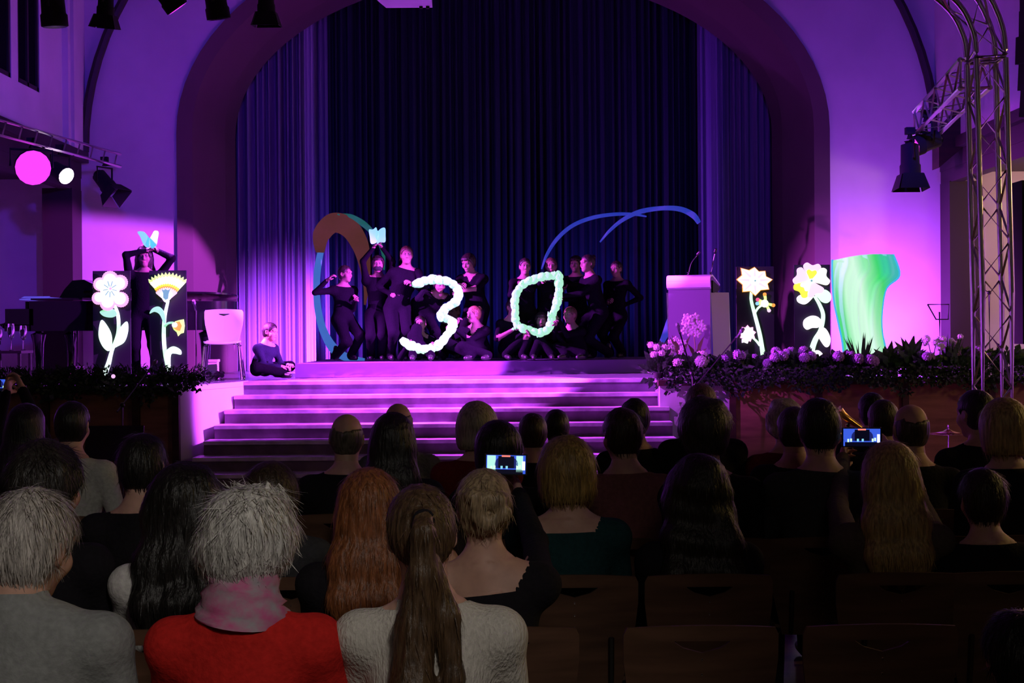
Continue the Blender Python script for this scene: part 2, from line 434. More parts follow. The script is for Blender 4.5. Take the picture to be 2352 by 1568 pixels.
        face = .072 - np.sqrt(X ** 2 + ((Y - .085) / 1.1) ** 2 + ((Z + .025) / 1.25) ** 2)
        if style == 'bob': return np.maximum(face, (-.108 - Z) + 0 * X)
        return face + 0 * X
    HAIRC[key] = b.mesh(h, .05, disp, cut); return HAIRC[key]

def frame(yaw, pitch=0, roll=0):
    """columns: person's right, forward, up.  yaw 0 looks at the camera (-Y), + turns to image right; 180 looks at the stage"""
    f = Vector((math.sin(math.radians(yaw)), -math.cos(math.radians(yaw)), 0)); r = Vector((f.y, -f.x, 0)); u = Vector((0, 0, 1))
    R = Matrix((r, f, u)).transposed()
    return R @ Matrix.Rotation(math.radians(pitch), 3, 'X') @ Matrix.Rotation(math.radians(roll), 3, 'Y')
def xf(ms, R, t, s=1.0):
    v, q, l = ms
    return (v * s) @ np.array(R, float).T + np.array(t, float), q, l

def hand_mesh(wr, d, n, side, s=1.0, curl=35, h=.005):
    """palm, four fingers of unequal length bent towards n, thumb from the side"""
    d = Vector(d).normalized(); n = (Vector(n) - d * Vector(n).dot(d)).normalized(); sd = d.cross(n) * side
    b = Blob(); wr = Vector(wr)
    R = Matrix((sd, d, n)).transposed()
    b.cap(wr - d * .03 * s, wr + d * .01 * s, .024 * s, .022 * s, 0, .015)
    b.ell(wr + d * .045 * s, (.038 * s, .050 * s, .016 * s), 0, .015, R)
    for j, L in enumerate((.070, .079, .074, .058)):
        p = wr + d * (.085 - .004 * abs(j - 1)) * s + sd * (.029 - .0195 * j) * s; ca = math.radians(curl * .6); dd = d + sd * (.12 - .08 * j)
        for q in range(3):
            v = (dd * math.cos(ca) + n * math.sin(ca)).normalized(); e = p + v * L * s * (.45, .31, .24)[q]
            b.cap(p, e, (.0092 - .0008 * q) * s, (.0085 - .0010 * q) * s, 0, .005); p = e; ca += math.radians(curl)
    p = wr + d * .022 * s + sd * .026 * s; v = (d * .62 + sd * .62 + n * .40).normalized()
    e = p + v * .045 * s; b.cap(p, e, .0125 * s, .0105 * s, 0, .012); b.cap(e, e + (d * .9 + n * .45 - sd * .05).normalized() * .034 * s, .0102 * s, .0080 * s, 0, .006)
    v, q, l = b.mesh(h * max(s, .8), .012)
    return v, q, l

def ik(a, c, l1, l2, hint):
    a, c = Vector(a), Vector(c); d = c - a; L = d.length
    if L > (l1 + l2) * .995: k = L / ((l1 + l2) * .995); l1 *= k; l2 *= k
    if L < abs(l1 - l2) + .02: L = abs(l1 - l2) + .02
    u = d.normalized(); x = (l1 * l1 - l2 * l2 + L * L) / (2 * L); y = math.sqrt(max(0, l1 * l1 - x * x))
    hn = Vector(hint); hn = hn - u * hn.dot(u); hn = hn.normalized() if hn.length > 1e-5 else Vector((0, 0, -1))
    return a + u * x + hn * y

def human(label, head, pelvis, yaw, hands, feet, S=1.0, h=.014, hh=.009, hyaw=None, hpitch=0, hroll=0, cols=None, style='short', hair=(.02, .015, .012), seed=0,
          ehint=None, khint=None, sleeves=1.0, group=None, folds=0.0, neckline=0, chestw=1.0, lean=(0, 0, 0), hand_h=.006, hcurl=40, hs=None, handn=None, hairname='hair', vneck=False, neckl=.165, hemup=.0, strands=0):
    """head, pelvis: centres. hands, feet: two points each, given to the nearer side"""
    R = frame(yaw); r, f = R.col[0], R.col[1]
    HR = frame(yaw if hyaw is None else hyaw, hpitch, hroll); hs = hs or S
    head = Vector(head); pelvis = Vector(pelvis)
    N = head + HR @ Vector((0, -.036, -neckl)) * hs + Vector(lean) * .3
    u = (N - pelvis).normalized(); L = (N - pelvis).length
    fu = (f - u * f.dot(u)).normalized(); T = Matrix((r, fu, u)).transposed()
    top, legs, skin, shoe = (M_CLOTH[c] for c in (cols or ('black', 'black', 'skin', 'shoe')))
    b = Blob(); q = L / .56; cw = chestw
    b.ell(pelvis + u * .03 * S, (.158 * S, .122 * S, .125 * S), LEGS, .05, T)
    b.ell(pelvis + u * L * .34 - fu * .005, (.138 * S * cw, .105 * S, .15 * S * q), TOP, .06, T)
    b.ell(pelvis + u * L * .67 + fu * .008, (.158 * S * cw, .112 * S, .18 * S * q), TOP, .06, T)
    b.cap(N - u * .02 * S, head + HR @ Vector((0, -.02, -.06)) * hs, .056 * hs, .052 * hs, SKIN, .03)
    sh = {}
    for sx in (-1, 1):
        s_ = N - u * .070 * S + r * sx * .168 * S * cw; sh[sx] = s_
        b.cap(N - u * .020 * S + fu * -.014 + r * sx * .02, s_ + r * sx * -.015, .054 * S, .054 * S, TOP, .06)
        b.ell(s_, .060 * S, TOP, .04)
    b.cap(N - u * .075 * S, N - u * .035 * S, .075 * S, .062 * S, TOP, .03)
    hd = [Vector(p) for p in hands]
    if (hd[0] - sh[-1]).length + (hd[1] - sh[1]).length > (hd[0] - sh[1]).length + (hd[1] - sh[-1]).length: hd = hd[::-1]
    parts = []
    for i, sx in enumerate((-1, 1)):
        e_h = (ehint[i] if ehint else (r * sx * .6 + Vector((0, 0, -1)) - f * .5))
        d_ = (hd[i] - sh[sx]).normalized(); tgt = hd[i] - d_ * 0
        el = ik(sh[sx], tgt, .285 * S, .255 * S, e_h)
        b.cap(sh[sx], el, .054 * S, .042 * S, TOP, .03)
        fd = (tgt - el).normalized()
        if sleeves >= 1: b.cap(el, tgt - fd * .01, .043 * S, .031 * S, TOP, .02); b.cap(tgt - fd * .03, tgt + fd * .02, .024 * S, .022 * S, SKIN, .012)
        else: b.cap(el, tgt, .038 * S, .026 * S, SKIN, .02)
        nn = handn[i] if handn else (r * -sx * .8 - Vector((0, 0, .4)) + f * .3)
        parts.append(hand_mesh(tgt, fd, nn, -sx, S, hcurl, hand_h))
    hp = {sx: pelvis + r * sx * .088 * S - u * .02 * S for sx in (-1, 1)}
    ft = [Vector(p) for p in feet]
    if (ft[0] - hp[-1]).length + (ft[1] - hp[1]).length > (ft[0] - hp[1]).length + (ft[1] - hp[-1]).length: ft = ft[::-1]
    for i, sx in enumerate((-1, 1)):
        an = ft[i] + Vector((0, 0, .075 * S)); kn = ik(hp[sx], an, .415 * S, .40 * S, khint[i] if khint else f)
        lw = 1.14 if group and 'stage' in group else 1.0; b.cap(hp[sx], kn, .084 * S * lw, .062 * S * lw, LEGS, .04); b.cap(kn, an, .060 * S * lw, .046 * S * lw * lw, LEGS, .03)
        td = f if abs(f.dot((an - kn).normalized())) < .85 else Vector((0, 0, 1))
        b.cap(an + Vector((0, 0, -.03 * S)), an + td * .15 * S + Vector((0, 0, -.042 * S)), .042 * S, .032 * S, SHOE, .02)
    dsp = None
    if folds:
        w1 = wob(seed + 3, 5, (9, 22)); w2 = wob(seed + 9, 5, (25, 50))
        dsp = lambda X, Y, Z, lab: np.where((lab == TOP) | (lab == LEGS), folds * (w1(X, Y, Z) + .45 * w2(X, Y, Z)), 0)
    body = list(b.mesh(h, .03, dsp))
    def hem(g, near, w_):     # bare above the line g = 0, the line pulled smooth
        vv = body[0]; ok = near & ((body[2] == TOP) | (body[2] == SKIN)); mv = ok & (np.abs(g) < .62 * h); vv[mv] -= (g[:, None] * w_)[mv] if w_.ndim == 2 else (g[mv])[:, None] * w_
        body[2] = np.where(ok, np.where((g > 0) & ~mv, SKIN, TOP), body[2])
    vv = body[0] - np.array(N); uu = np.array(u); au = vv @ uu; ar = np.linalg.norm(vv - au[:, None] * uu, axis=1)
    hem(au + .008 * S - hemup + .22 * np.maximum(0, vv @ np.array(fu)), (ar < .105) & (au > -.09), uu)
    if neckline:      # a wide neckline: the upper back above this height is bare
        xr = vv @ np.array(r); rx = np.abs(xr); gr = uu[None, :] - (1.6 * np.sign(xr) * (rx > .09))[:, None] * np.array(r)[None, :]; gr = gr / (gr ** 2).sum(1)[:, None]; hem(au + neckline - 1.6 * np.maximum(0, rx - .09), (rx < .23) & (np.abs(vv @ np.array(fu)) < .17) & (au > -.25), gr)
    if vneck:
        vv = body[0] - np.array(N - u * .10 * S); a = np.abs(vv @ np.array(r)); z_ = vv @ np.array(u); fr = vv @ np.array(fu)
        body[2] = np.where((body[2] == TOP) & (fr > .03) & (z_ > 1.7 * a - .012), SKIN, body[2])
    parts += [tuple(body), xf(head_mesh(hh), HR, head, hs)]
    brow = hairmat(hair)
    me = np_mesh('person', parts, [skin, top, legs, shoe, M_EYE, M_LIP, brow])
    base = Vector((pelvis.x, pelvis.y, min(ft[0].z, ft[1].z))); me.transform(Matrix.Translation(-base))
    o = child_mesh('person', me); o.location = base; tag(o, label, 'person', group)
    v, qd, l = xf(hair_mesh(style, hh, seed), HR, head, hs)
    hm_ = np_mesh(hairname, [(v, qd, l * 0)], [brow]); ho = child_mesh(hairname, hm_, o)
    if strands and style in ('updo', 'pony'): strands //= 3
    if strands:
        r_ = np.random.default_rng(seed); n_ = len(v); nr = np.zeros(n_ * 3, np.float32); hm_.vertices.foreach_get('normal', nr); nr = nr.reshape(-1, 3); ce = np.array(head); nr *= np.sign(((v - ce) * nr).sum(1) + .03)[:, None]
        pk = r_.integers(0, n_, strands); p0 = v[pk]; n0 = nr[pk]; dn = np.array([0, 0, -1.]) + r_.normal(size=(strands, 3)) * (.13 if style not in ('fluffy', 'curly') else .26); dn -= n0 * (dn * n0).sum(1)[:, None]; dn /= np.linalg.norm(dn, axis=1)[:, None] + 1e-6
        top_ = np.clip(n0[:, 2], 0, 1)[:, None]; L_ = r_.uniform(.03, .065, (strands, 1)) * hs; out_ = ((.07 + .36 * top_) if style in ('fluffy', 'curly') else .13 + 0 * top_); sd_ = np.cross(n0, dn) * .0011
        a_ = p0 - n0 * .001; b_ = p0 + dn * L_ * .5 + n0 * (.0018 + L_ * .035); c_ = p0 + dn * L_ + n0 * (L_ * (out_ - .12) + .0008)
        V_ = np.stack([a_ - sd_, a_ + sd_, b_ - sd_, b_ + sd_, c_ - sd_ * .2, c_ + sd_ * .2], 1).reshape(-1, 3); k_ = np.arange(strands)[:, None] * 6
        Q_ = np.concatenate([k_ + np.array([[0, 1, 3, 2]]), k_ + np.array([[2, 3, 5, 4]])]); so = child_mesh('hair_strands', np_mesh('hair_strands', [(V_, Q_, np.zeros(len(V_), int))], [brow]), ho); so['kind'] = 'stuff'
    return o, dict(N=N, sh=sh, u=u, f=fu, r=r, head=head, HR=HR, hs=hs, hands=hd, pelvis=pelvis)

M_EYE = mat('eye', (.10, .08, .08), .2); M_LIP = mat('lip', (.42, .16, .15), .5)
M_CLOTH = {}
def cloth(k, c, bump=.4, sc_=60, rough=.9, noise=.12):
    M_CLOTH[k] = mat('cloth_' + k, c, rough, noise=noise, nscale=(sc_, sc_, sc_), bump=bump, spec=.02 if k == 'stageblack' else .15)
for k_, c_ in dict(black=(.014, .012, .016), stageblack=(.0055, .0045, .008), grey=(.12, .12, .13), shirt=(.30, .31, .30), red=(.62, .022, .018), cream=(.62, .58, .52), white=(.75, .73, .70), teal=(.012, .05, .055),
                   dred=(.16, .014, .014), navy=(.015, .018, .04), dgrey=(.045, .045, .05), jacket=(.50, .50, .46), brown=(.06, .035, .025), jeans=(.03, .04, .08), rose=(.25, .10, .10), taupe=(.10, .075, .06), green=(.02, .05, .03)).items(): cloth(k_, c_)
M_CLOTH['knit'] = mat('cream_knit', (.66, .62, .55), .95, noise=.10, nscale=(140, 140, 40), bump=.8, spec=.1)
M_CLOTH['stageskin'] = mat('skin_stage', (.25, .15, .13), .7, spec=.2)
M_CLOTH['skin'] = mat('skin', (.62, .36, .27), .55, noise=.08, nscale=(25, 25, 25)); M_CLOTH['skin2'] = mat('skin_tan', (.48, .26, .18), .55)
M_CLOTH['shoe'] = mat('shoe', (.015, .015, .015), .5)
HM = {}
def hairmat(c):
    k = tuple(round(x, 3) for x in c)
    if k not in HM: HM[k] = mat('hair_%d' % len(HM), c, .42, noise=.45, nscale=(110, 110, 14), bump=.6, spec=.45)
    return HM[k]
# ------------------------------------------------------------------ the hall
HS = 1.17                         # stage floor height
YW = 19.5                         # proscenium wall
XS = 5.82                         # side walls above the aisles
def S(name, mb, mt, parent=None, smooth=False):
    o = mb.build(name, mt, parent, smooth); 
    if parent is None: o['kind'] = 'structure'
    return o
b = MB(); b.box((0, 9, -.05), (22, 34, .1)); S('floor', b, M_FLOOR)
b = MB(); b.box((0, 9, 10.05), (22, 34, .1)); S('ceiling', b, M_JAMB)
# proscenium wall with an elliptical arch
CX = -.10; A1, B1, Z1 = 4.47, 2.92, 4.47; A2, B2, Z2, Y2 = 4.0, 2.38, 4.64, 20.7
def arch(a, b_, z, n=40): return [(CX - a, HS - .4)] + [(CX - a * math.cos(PI * k / n), z + b_ * math.sin(PI * k / n)) for k in range(n + 1)] + [(CX + a, HS - .4)]
b = MB(); o1 = arch(A1, B1, Z1); n = len(o1)
outer = []
for (x, z) in o1:
    outer.append((x, z))
for y, fl in ((YW, 0), (YW + .35, 1)):
    P = [Vector((x, y, z)) for x, z in o1]
    Q = [Vector((-9.5, y, HS - .4))] + [Vector((-9.5 + 19 * k / 40, y, 10)) for k in range(41)] + [Vector((9.5, y, HS - .4))]
    b.add(P + Q, [((i, i + 1, n + i + 1, n + i) if fl else (i + 1, i, n + i, n + i + 1)) for i in range(n - 1)])
S('wall_back', b, M_PLASTER)
# splayed reveal in two bands
mid = arch(A1 - .20, B1 - .22, Z1 + .03); o2 = arch(A2, B2, Z2); o3 = arch(A2 - .02, B2 - .02, Z2)
b = MB(); b.grid([[Vector((x, YW - .03, z)) for x, z in o1], [Vector((x, YW + .05, z)) for x, z in mid]]); b.grid([[Vector((x, YW + .05, z)) for x, z in mid], [Vector((x, Y2 - .25, z)) for x, z in o2]]); b.grid([[Vector((x, Y2 - .25, z)) for x, z in o2], [Vector((x, Y2 + .42, z)) for x, z in o3]])
S('trim_1', b, M_JAMB, smooth=True)
# rib arch along the vault line
b = MB(); zs = 4.22; rib = [(-XS, zs)] + [(-XS * math.cos(PI * k / 48), zs + 4.9 * math.sin(PI * k / 48)) for k in range(49)]
b.tube([Vector((x, YW - .05, z)) for x, z in rib], .062, 8); S('trim_2', b, M_DARKTRIM, smooth=True)
# side walls above the galleries, aisles below
for sx, nm in ((-1, 'left'), (1, 'right')):
    b = MB(); x = sx * (XS + .2)
    if sx < 0:      # two tall windows in the upper left wall
        y0s = [(13.9, 14.9), (15.7, 16.62), (16.85, 17.62)]
        zs0 = 4.72; yy = [-6] + [q for p in y0s for q in p] + [YW]
        for i in range(0, len(yy) - 1):
            ya, yb = yy[i], yy[i + 1]
            if i % 2 == 0: b.box((x, (ya + yb) / 2, 7.1), (.4, yb - ya, 5.8))
            else: b.box((x, (ya + yb) / 2, (4.2 + zs0) / 2), (.4, yb - ya, zs0 - 4.2)); b.box((x, (ya + yb) / 2, 9.5), (.4, yb - ya, 1.0))
    else: b.box((x, 6.75, 7.1), (.4, 25.5, 5.8))
    S('wall_' + nm, b, M_PLASTER)
    b = MB(); b.box((sx * 9.45, 6.75, 5), (.2, 25.5, 10)); S('wall_%s_aisle' % nm, b, M_PLASTER)
    if sx < 0:
        for i, (ya, yb) in enumerate(y0s):
            b = MB(); b.box((x + .15, (ya + yb) / 2, 6.86), (.03, yb - ya, 4.28)); wo = S('window_%d' % (i + 1), b, mat('night_pane', (.006, .005, .01), .9, spec=0))
            b = MB()
            for q in (ya + .03, yb - .03, (ya + yb) / 2): b.box((x + .165, q, 6.86), (.05, .05, 4.28))
            b.box((x + .165, (ya + yb) / 2, zs0 + .03), (.05, yb - ya, .06)); S('window_frame', b, M_DARKTRIM, wo)
        b = MB()
        for q, d in ((18.55, .10), (18.83, .16)): b.box((sx * XS + .03, q, 7.1), (.1, d, 5.8))
        S('trim_3', b, M_PLASTER)
    b = MB(); b.box((sx * (XS + .05), 6.7, 4.13), (.24, 25.4, .14)); b.box((sx * (XS + .12), 6.7, 3.88), (.16, 25.4, .42)); b.box((sx * 7.6, 6.7, 4.0), (3.5, 25.4, .3)); S('trim_%d' % (4 if sx < 0 else 5), b, M_DARKTRIM)
    b = MB()
    for yc in (19.15, 9.5, 1.5):
        b.box((sx * (XS + .02 + .2), yc, 1.84), (.40, .42, 3.68))
    S('column_' + nm, b, M_COLUMN)
# sloped soffit and its beam under the right gallery
b = MB(); P = [at(*p, 18.4) for p in ((2157, 385), (2157, 300), (2300, 150), (2372, 85), (2372, 170), (2235, 318))]
b.prism(P, (0, .3, 0)); S('trim_6', b, M_BROWN)

# stage platform: left wing, middle and right wing at one level
YL, YM, YR = 15.0, 16.2, 15.7
b = MB()
e0 = at(413, 880, YL); e1 = at(560, 878, YM)
curve = [Vector((e0.x + (e1.x - e0.x) * t, YL + (YM - YL) * (t ** 1.6), 0)) for t in [k / 10 for k in range(11)]]
out = [Vector((-9.4, 21.9, 0)), Vector((-9.4, YL, 0))] + [Vector((c.x, c.y, 0)) for c in curve] + [Vector((1.62, YM, 0)), Vector((1.62, YR, 0)), Vector((9.4, YR, 0)), Vector((9.4, 21.9, 0))]
b.prism(out, (0, 0, HS - .002)); S('stage_platform', b, [M_STAGE])
# curved plaster cheek beside the stairs with a pale coping
b = MB(); b.grid([[Vector((c.x, c.y - .012, z)) for c in curve] for z in (.0, HS - .05)]); S('stage_cheek', b, M_PLASTER, smooth=True)
b = MB(); b.prism([Vector((c.x, c.y - .05, HS - .05)) for c in curve] + [Vector((c.x, c.y + .25, HS - .05)) for c in curve[::-1]], (0, 0, .056)); S('coping', b, mat('pale_coping', (.55, .62, .62), .5))
# stairs: eight risers, each step a piece
st = empty('stage_stairs', (-.9, YM, 0), kind='structure')
for i in range(8):
    zt = HS - i * HS / 8; yf = YM - .004 - i * .30
    xl = e1.x - .05 * i; xr = 1.66 + (.06 if i > 1 else 0)
    b = MB(); z0 = zt - HS / 8
    b.box(((xl + xr) / 2, yf + .15 - (.0 if i else 0), (z0 + zt - .04) / 2), (xr - xl, .30, zt - .04 - z0)); b.cur = 1
    b.box(((xl + xr) / 2, yf + .14, zt - .018), (xr - xl, .34, .038))
    if i: b.cur = 0; b.box(((xl + xr) / 2, yf + .15, z0 / 2), (xr - xl, .30, max(.01, z0)))
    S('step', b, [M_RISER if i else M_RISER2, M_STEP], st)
# podium fronts: plaster bay next to the stairs, then framed wood panels
pr = empty('podium_front_right', (5, YR - .05, 0), kind='structure')
b = MB(); b.box(((1.62 + 2.42) / 2, YR - .03, HS / 2), (.80, .06, HS - .02)); S('plaster_bay', b, M_PLASTER, pr)
x = 2.42
for i, wd in enumerate((.95, .95, .95, .95, .95, .95, .95)):
    b = MB(); b.box((x + wd / 2, YR - .03, HS / 2), (wd - .03, .05, HS - .06)); S('panel', b, M_PANEL, pr)
    b = MB(); b.box((x + .0, YR - .05, HS / 2), (.07, .08, HS - .02)); S('stile', b, M_BROWN, pr); x += wd
b = MB(); b.box((5.5, YR - .05, HS - .03), (7.8, .16, .06)); S('top_rail', b, M_BROWN, pr)
pl_ = empty('podium_front_left', (-5.5, YL - .05, 0), kind='structure'); x = e0.x
for i, wd in enumerate((.42, .95, .95, .95, .95, .95)):
    b = MB(); b.box((x - wd / 2, YL - .03, HS / 2), (wd - .03, .05, HS - .06)); S('panel', b, M_PANEL, pl_)
    b = MB(); b.box((x - .03, YL - .05, HS / 2), (.07, .08, HS - .02)); S('stile', b, M_BROWN, pl_); x -= wd
b = MB(); b.box((e0.x - 3.0, YL - .05, HS - .03), (6.0, .16, .06)); S('top_rail', b, M_BROWN, pl_)
# dais under the performers, wrapped in cloth
DZ = HS + .175
d0 = at(678, 866, 17.5); d1 = at(1530, 856, 18.6)
b = MB(); nseg = 40; rows = []
fr = [Vector((d0.x + (d1.x - d0.x) * k / nseg, d0.y + (d1.y - d0.y) * k / nseg, 0)) for k in range(nseg + 1)]
for z in (HS + .002, HS + .05, HS + .11, DZ - .01, DZ):
    rows.append([p + Vector((0, -.012 * math.sin(k * 1.9 + z * 30) * (1 if z < DZ - .02 else .1) - (.018 if z < HS + .02 else 0), z)) for k, p in enumerate(fr)])
rows.append([Vector((p.x, 20.6, DZ)) for p in fr]); b.grid(rows)
b.add([Vector((d0.x, d0.y, HS)), Vector((d0.x, 20.6, HS)), Vector((d0.x, 20.6, DZ)), Vector((d0.x, d0.y, DZ))], [(0, 1, 2, 3)]); b.add([Vector((d1.x, d1.y, HS)), Vector((d1.x, 20.6, HS)), Vector((d1.x, 20.6, DZ)), Vector((d1.x, d1.y, DZ))], [(3, 2, 1, 0)])
o = S('dais', b, M_DAIS, smooth=True)

# ------------------------------------------------------------------ curtains
def curtain(label, x0, x1, y, z0, z1, mt, nf, amp, seed):
    r = random.Random(seed); n = nf * 8; P = []
    ph = [r.uniform(.7, 1.35) for _ in range(nf + 2)]; am = [r.uniform(.45, 1.2) for _ in range(nf + 2)]
    for zz, sq in ((z0, 1.15), ((z0 + z1) / 2, 1.0), (z1, .85)):
        row = []
        for i in range(n + 1):
            k = i / 8; a = am[int(k)] * (1 - k % 1) + am[int(k) + 1] * (k % 1)
            t = k + .22 * math.sin(k * 1.7 + seed)
            row.append(Vector((x0 + (x1 - x0) * (i / n), y + amp * a * sq * (math.cos(2 * PI * t) + .3 * math.cos(4 * PI * t * ph[int(k)] + 1)), zz)))
        P.append(row)
    b = MB(); b.grid(P)
    bk = MB(); bk.grid([[p + Vector((0, .012, 0)) for p in row] for row in P[::-1]])
    n0 = len(b.v); b.v += bk.v; b.f += [tuple(i + n0 for i in f) for f in bk.f]; b.mi += bk.mi
    o = b.build('stage_curtain', mt, None, smooth='all'); return tag(o, label, 'curtain', 'stage curtains')
YC = 21.45
def cx(px, Y=YC): return at(px, 700, Y).x
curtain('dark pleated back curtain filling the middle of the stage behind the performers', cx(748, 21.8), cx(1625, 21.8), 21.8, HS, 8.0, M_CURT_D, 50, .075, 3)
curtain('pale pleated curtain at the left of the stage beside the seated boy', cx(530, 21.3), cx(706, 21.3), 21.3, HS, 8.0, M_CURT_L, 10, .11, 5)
curtain('narrow paler strip standing in for the lit edge of the left curtain', cx(703, 21.2), cx(725, 21.2), 21.2, HS, 8.0, mat('curtain_lit_edge', (.34, .32, .46), .95, spec=.1), 2, .02, 4)  # brighter copy of the curtain cloth imitates its light-struck edge
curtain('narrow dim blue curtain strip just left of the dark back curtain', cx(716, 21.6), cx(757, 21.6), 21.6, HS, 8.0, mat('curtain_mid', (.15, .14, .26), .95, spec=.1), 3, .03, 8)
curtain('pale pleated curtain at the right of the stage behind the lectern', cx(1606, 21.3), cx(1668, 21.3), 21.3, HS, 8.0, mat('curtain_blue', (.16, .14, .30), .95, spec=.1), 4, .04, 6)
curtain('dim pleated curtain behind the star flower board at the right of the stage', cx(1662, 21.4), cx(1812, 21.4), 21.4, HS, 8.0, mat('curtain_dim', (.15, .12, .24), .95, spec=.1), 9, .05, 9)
# ------------------------------------------------------------------ trusses
def truss(label, path, up, w=.24, rc=.024, rb=.010, step=.29, name='truss'):
    """square lattice girder along a polyline path; chords are parts, braces one part each"""
    path = [Vector(p) for p in path]; o = empty(name, path[0], label, 'truss')
    off = []
    for i, p in enumerate(path):
        d = (path[min(i + 1, len(path) - 1)] - path[max(i - 1, 0)]).normalized(); a = (Vector(up) - d * Vector(up).dot(d)).normalized(); c = d.cross(a)
        off.append((a * w / 2, c * w / 2))
    cor = [[p + off[i][0] * sa + off[i][1] * sc_ for i, p in enumerate(path)] for sa, sc_ in ((1, 1), (1, -1), (-1, -1), (-1, 1))]
    for c in cor:
        b = MB(); b.tube(c, rc, 10); b.build('chord', M_ALU, o)
    def pt(c, t):
        L = [(c[i + 1] - c[i]).length for i in range(len(c) - 1)]; s_ = t * sum(L)
        for i, l in enumerate(L):
            if s_ <= l or i == len(L) - 1: return c[i].lerp(c[i + 1], min(1, s_ / l))
            s_ -= l
    tot = sum((path[i + 1] - path[i]).length for i in range(len(path) - 1)); n = max(2, int(tot / step))
    for a in range(4):
        c0, c1 = cor[a], cor[(a + 1) % 4]
        for k in range(n):
            p, q = (c0, c1) if (k + a) % 2 else (c1, c0)
            b = MB(); b.tube([pt(p, k / n), pt(q, (k + 1) / n)], rb, 6); b.build('brace', M_ALU, o)
        for t in (0, 1):
            b = MB(); b.tube([pt(c0, t), pt(c1, t)], rb * 1.3, 6); b.build('end_bar', M_ALU, o)
    return o
YT = 11.8
tx = at(2266, 765, YT + .12).x
ztop = at(2240, 140, YT).z
pb = [(tx, YT, .03), (tx + .01, YT, 2.0), (tx - .03, YT, ztop)]
truss('silver lattice truss tower standing at the right side of the hall', pb, (1, 0, 0))
b = MB(); b.box((tx, YT, .015), (.6, .6, .03)); tag(b.build('truss_base_plate', M_ALU), 'flat metal base plate under the truss tower at the right', 'plate')
cor_ = [Vector((tx - .03, YT, ztop + .02)), Vector((tx - .06, YT, ztop + .25)), Vector((tx - .20, YT, ztop + .52)), Vector((tx - .50, YT, ztop + .75)), Vector((tx - .9, YT, ztop + .85))]
cor_ = spline(cor_, 4)
truss('curved truss corner bending left from the top of the truss tower', cor_, (1, 0, .3), step=.25)
zb = cor_[-1].z
truss('long horizontal truss above the front of the hall carrying the hanging lamps', [(tx - .92, YT, zb), (-5.0, YT, zb)], (0, 0, 1))
pa = [Vector((tx - .05, YT + .22, 3.86)), at(2128, 282, 14.6)]
truss('short truss arm reaching back from the tower towards the right wall', pa, (0, 0, 1), w=.24)

# ------------------------------------------------------------------ stage lamps
def fresnel(label, hang, aim, body=.28, rad=.11, lens=None, doors=True, hz=None, group='stage lamps', lensr=None, drop=None):
    """lamp on a yoke hung from hang, pointing along aim"""
    hang = Vector(hang); d = Vector(aim).normalized(); u, v, d = basis(d)
    o = empty('stage_lamp', hang, label, 'stage lamp', group); c = hang + Vector((0, 0, -.26)) if drop is None else hang + Vector((0, 0, -drop))
    b = MB(); b.tube([hang + Vector((0, 0, .05)), hang + Vector((0, 0, -.05))], .035, 8); b.box(hang + Vector((0, 0, .03)), (.09, .07, .07)); b.build('clamp', M_BLACKM, o)
    b = MB(); b.tube([c + u * (rad + .03), c + u * (rad + .03) + Vector((0, 0, .19)), c - u * (rad + .03) + Vector((0, 0, .19)), c - u * (rad + .03)], .014, 6); b.build('yoke', M_BLACKM, o)
    b = MB(); b.tube([c - d * body * .62, c - d * body * .5, c + d * body * .15, c + d * body * .2, c + d * body * .5], [rad * .55, rad * .85, rad * .9, rad, rad], 16); b.build('body', M_BLACKM, o)
    b = MB(); b.tube([c + d * body * .49, c + d * body * .525], (lensr or rad * .88), 16); b.build('lens', lens or mat('dark_lens', (.05, .04, .07), .1), o)
    if doors:
        f = c + d * body * .5
        for k in range(4):
            a = k * PI / 2; r1 = u * math.cos(a) + v * math.sin(a); t = -u * math.sin(a) + v * math.cos(a)
            P = [f + r1 * rad - t * rad * .95, f + r1 * rad + t * rad * .95, f + r1 * rad * 1.45 + t * rad * 1.35 + d * rad * 1.5, f + r1 * rad * 1.45 - t * rad * 1.35 + d * rad * 1.5]
            b = MB(); b.prism(P, r1 * .006); b.build('barn_door', M_BLACKM, o)
    return o
zh = zb - .20
fresnel('black moving head lamp hanging first from the left on the front truss', (at(122, 0, YT).x, YT, zh + .11), (.05, .1, -1), .30, .11, None, False, group='lamps hanging from the front truss')
fresnel('black lamp with open barn doors hanging second from the left on the front truss', (at(243, 0, YT).x, YT, zh + .15), (-.10, .15, -1), .20, .072, group='lamps hanging from the front truss')
fresnel('lamp with pink lit lens hanging third from the left on the front truss', (at(385, 0, YT).x, YT, zh + .21), (.55, .35, -.8), .26, .10, M_LENSH, False, group='lamps hanging from the front truss')
fresnel('black moving head lamp hanging fourth from the left on the front truss', (at(496, 0, YT).x, YT, zh + .15), (.12, .2, -1), .28, .10, None, False, group='lamps hanging from the front truss')
fresnel('black barn door lamp hanging fifth from the left in front of the arch', (at(611, 0, YT).x, YT, zh + .16), (0, .1, -1), .20, .075, group='lamps hanging from the front truss')
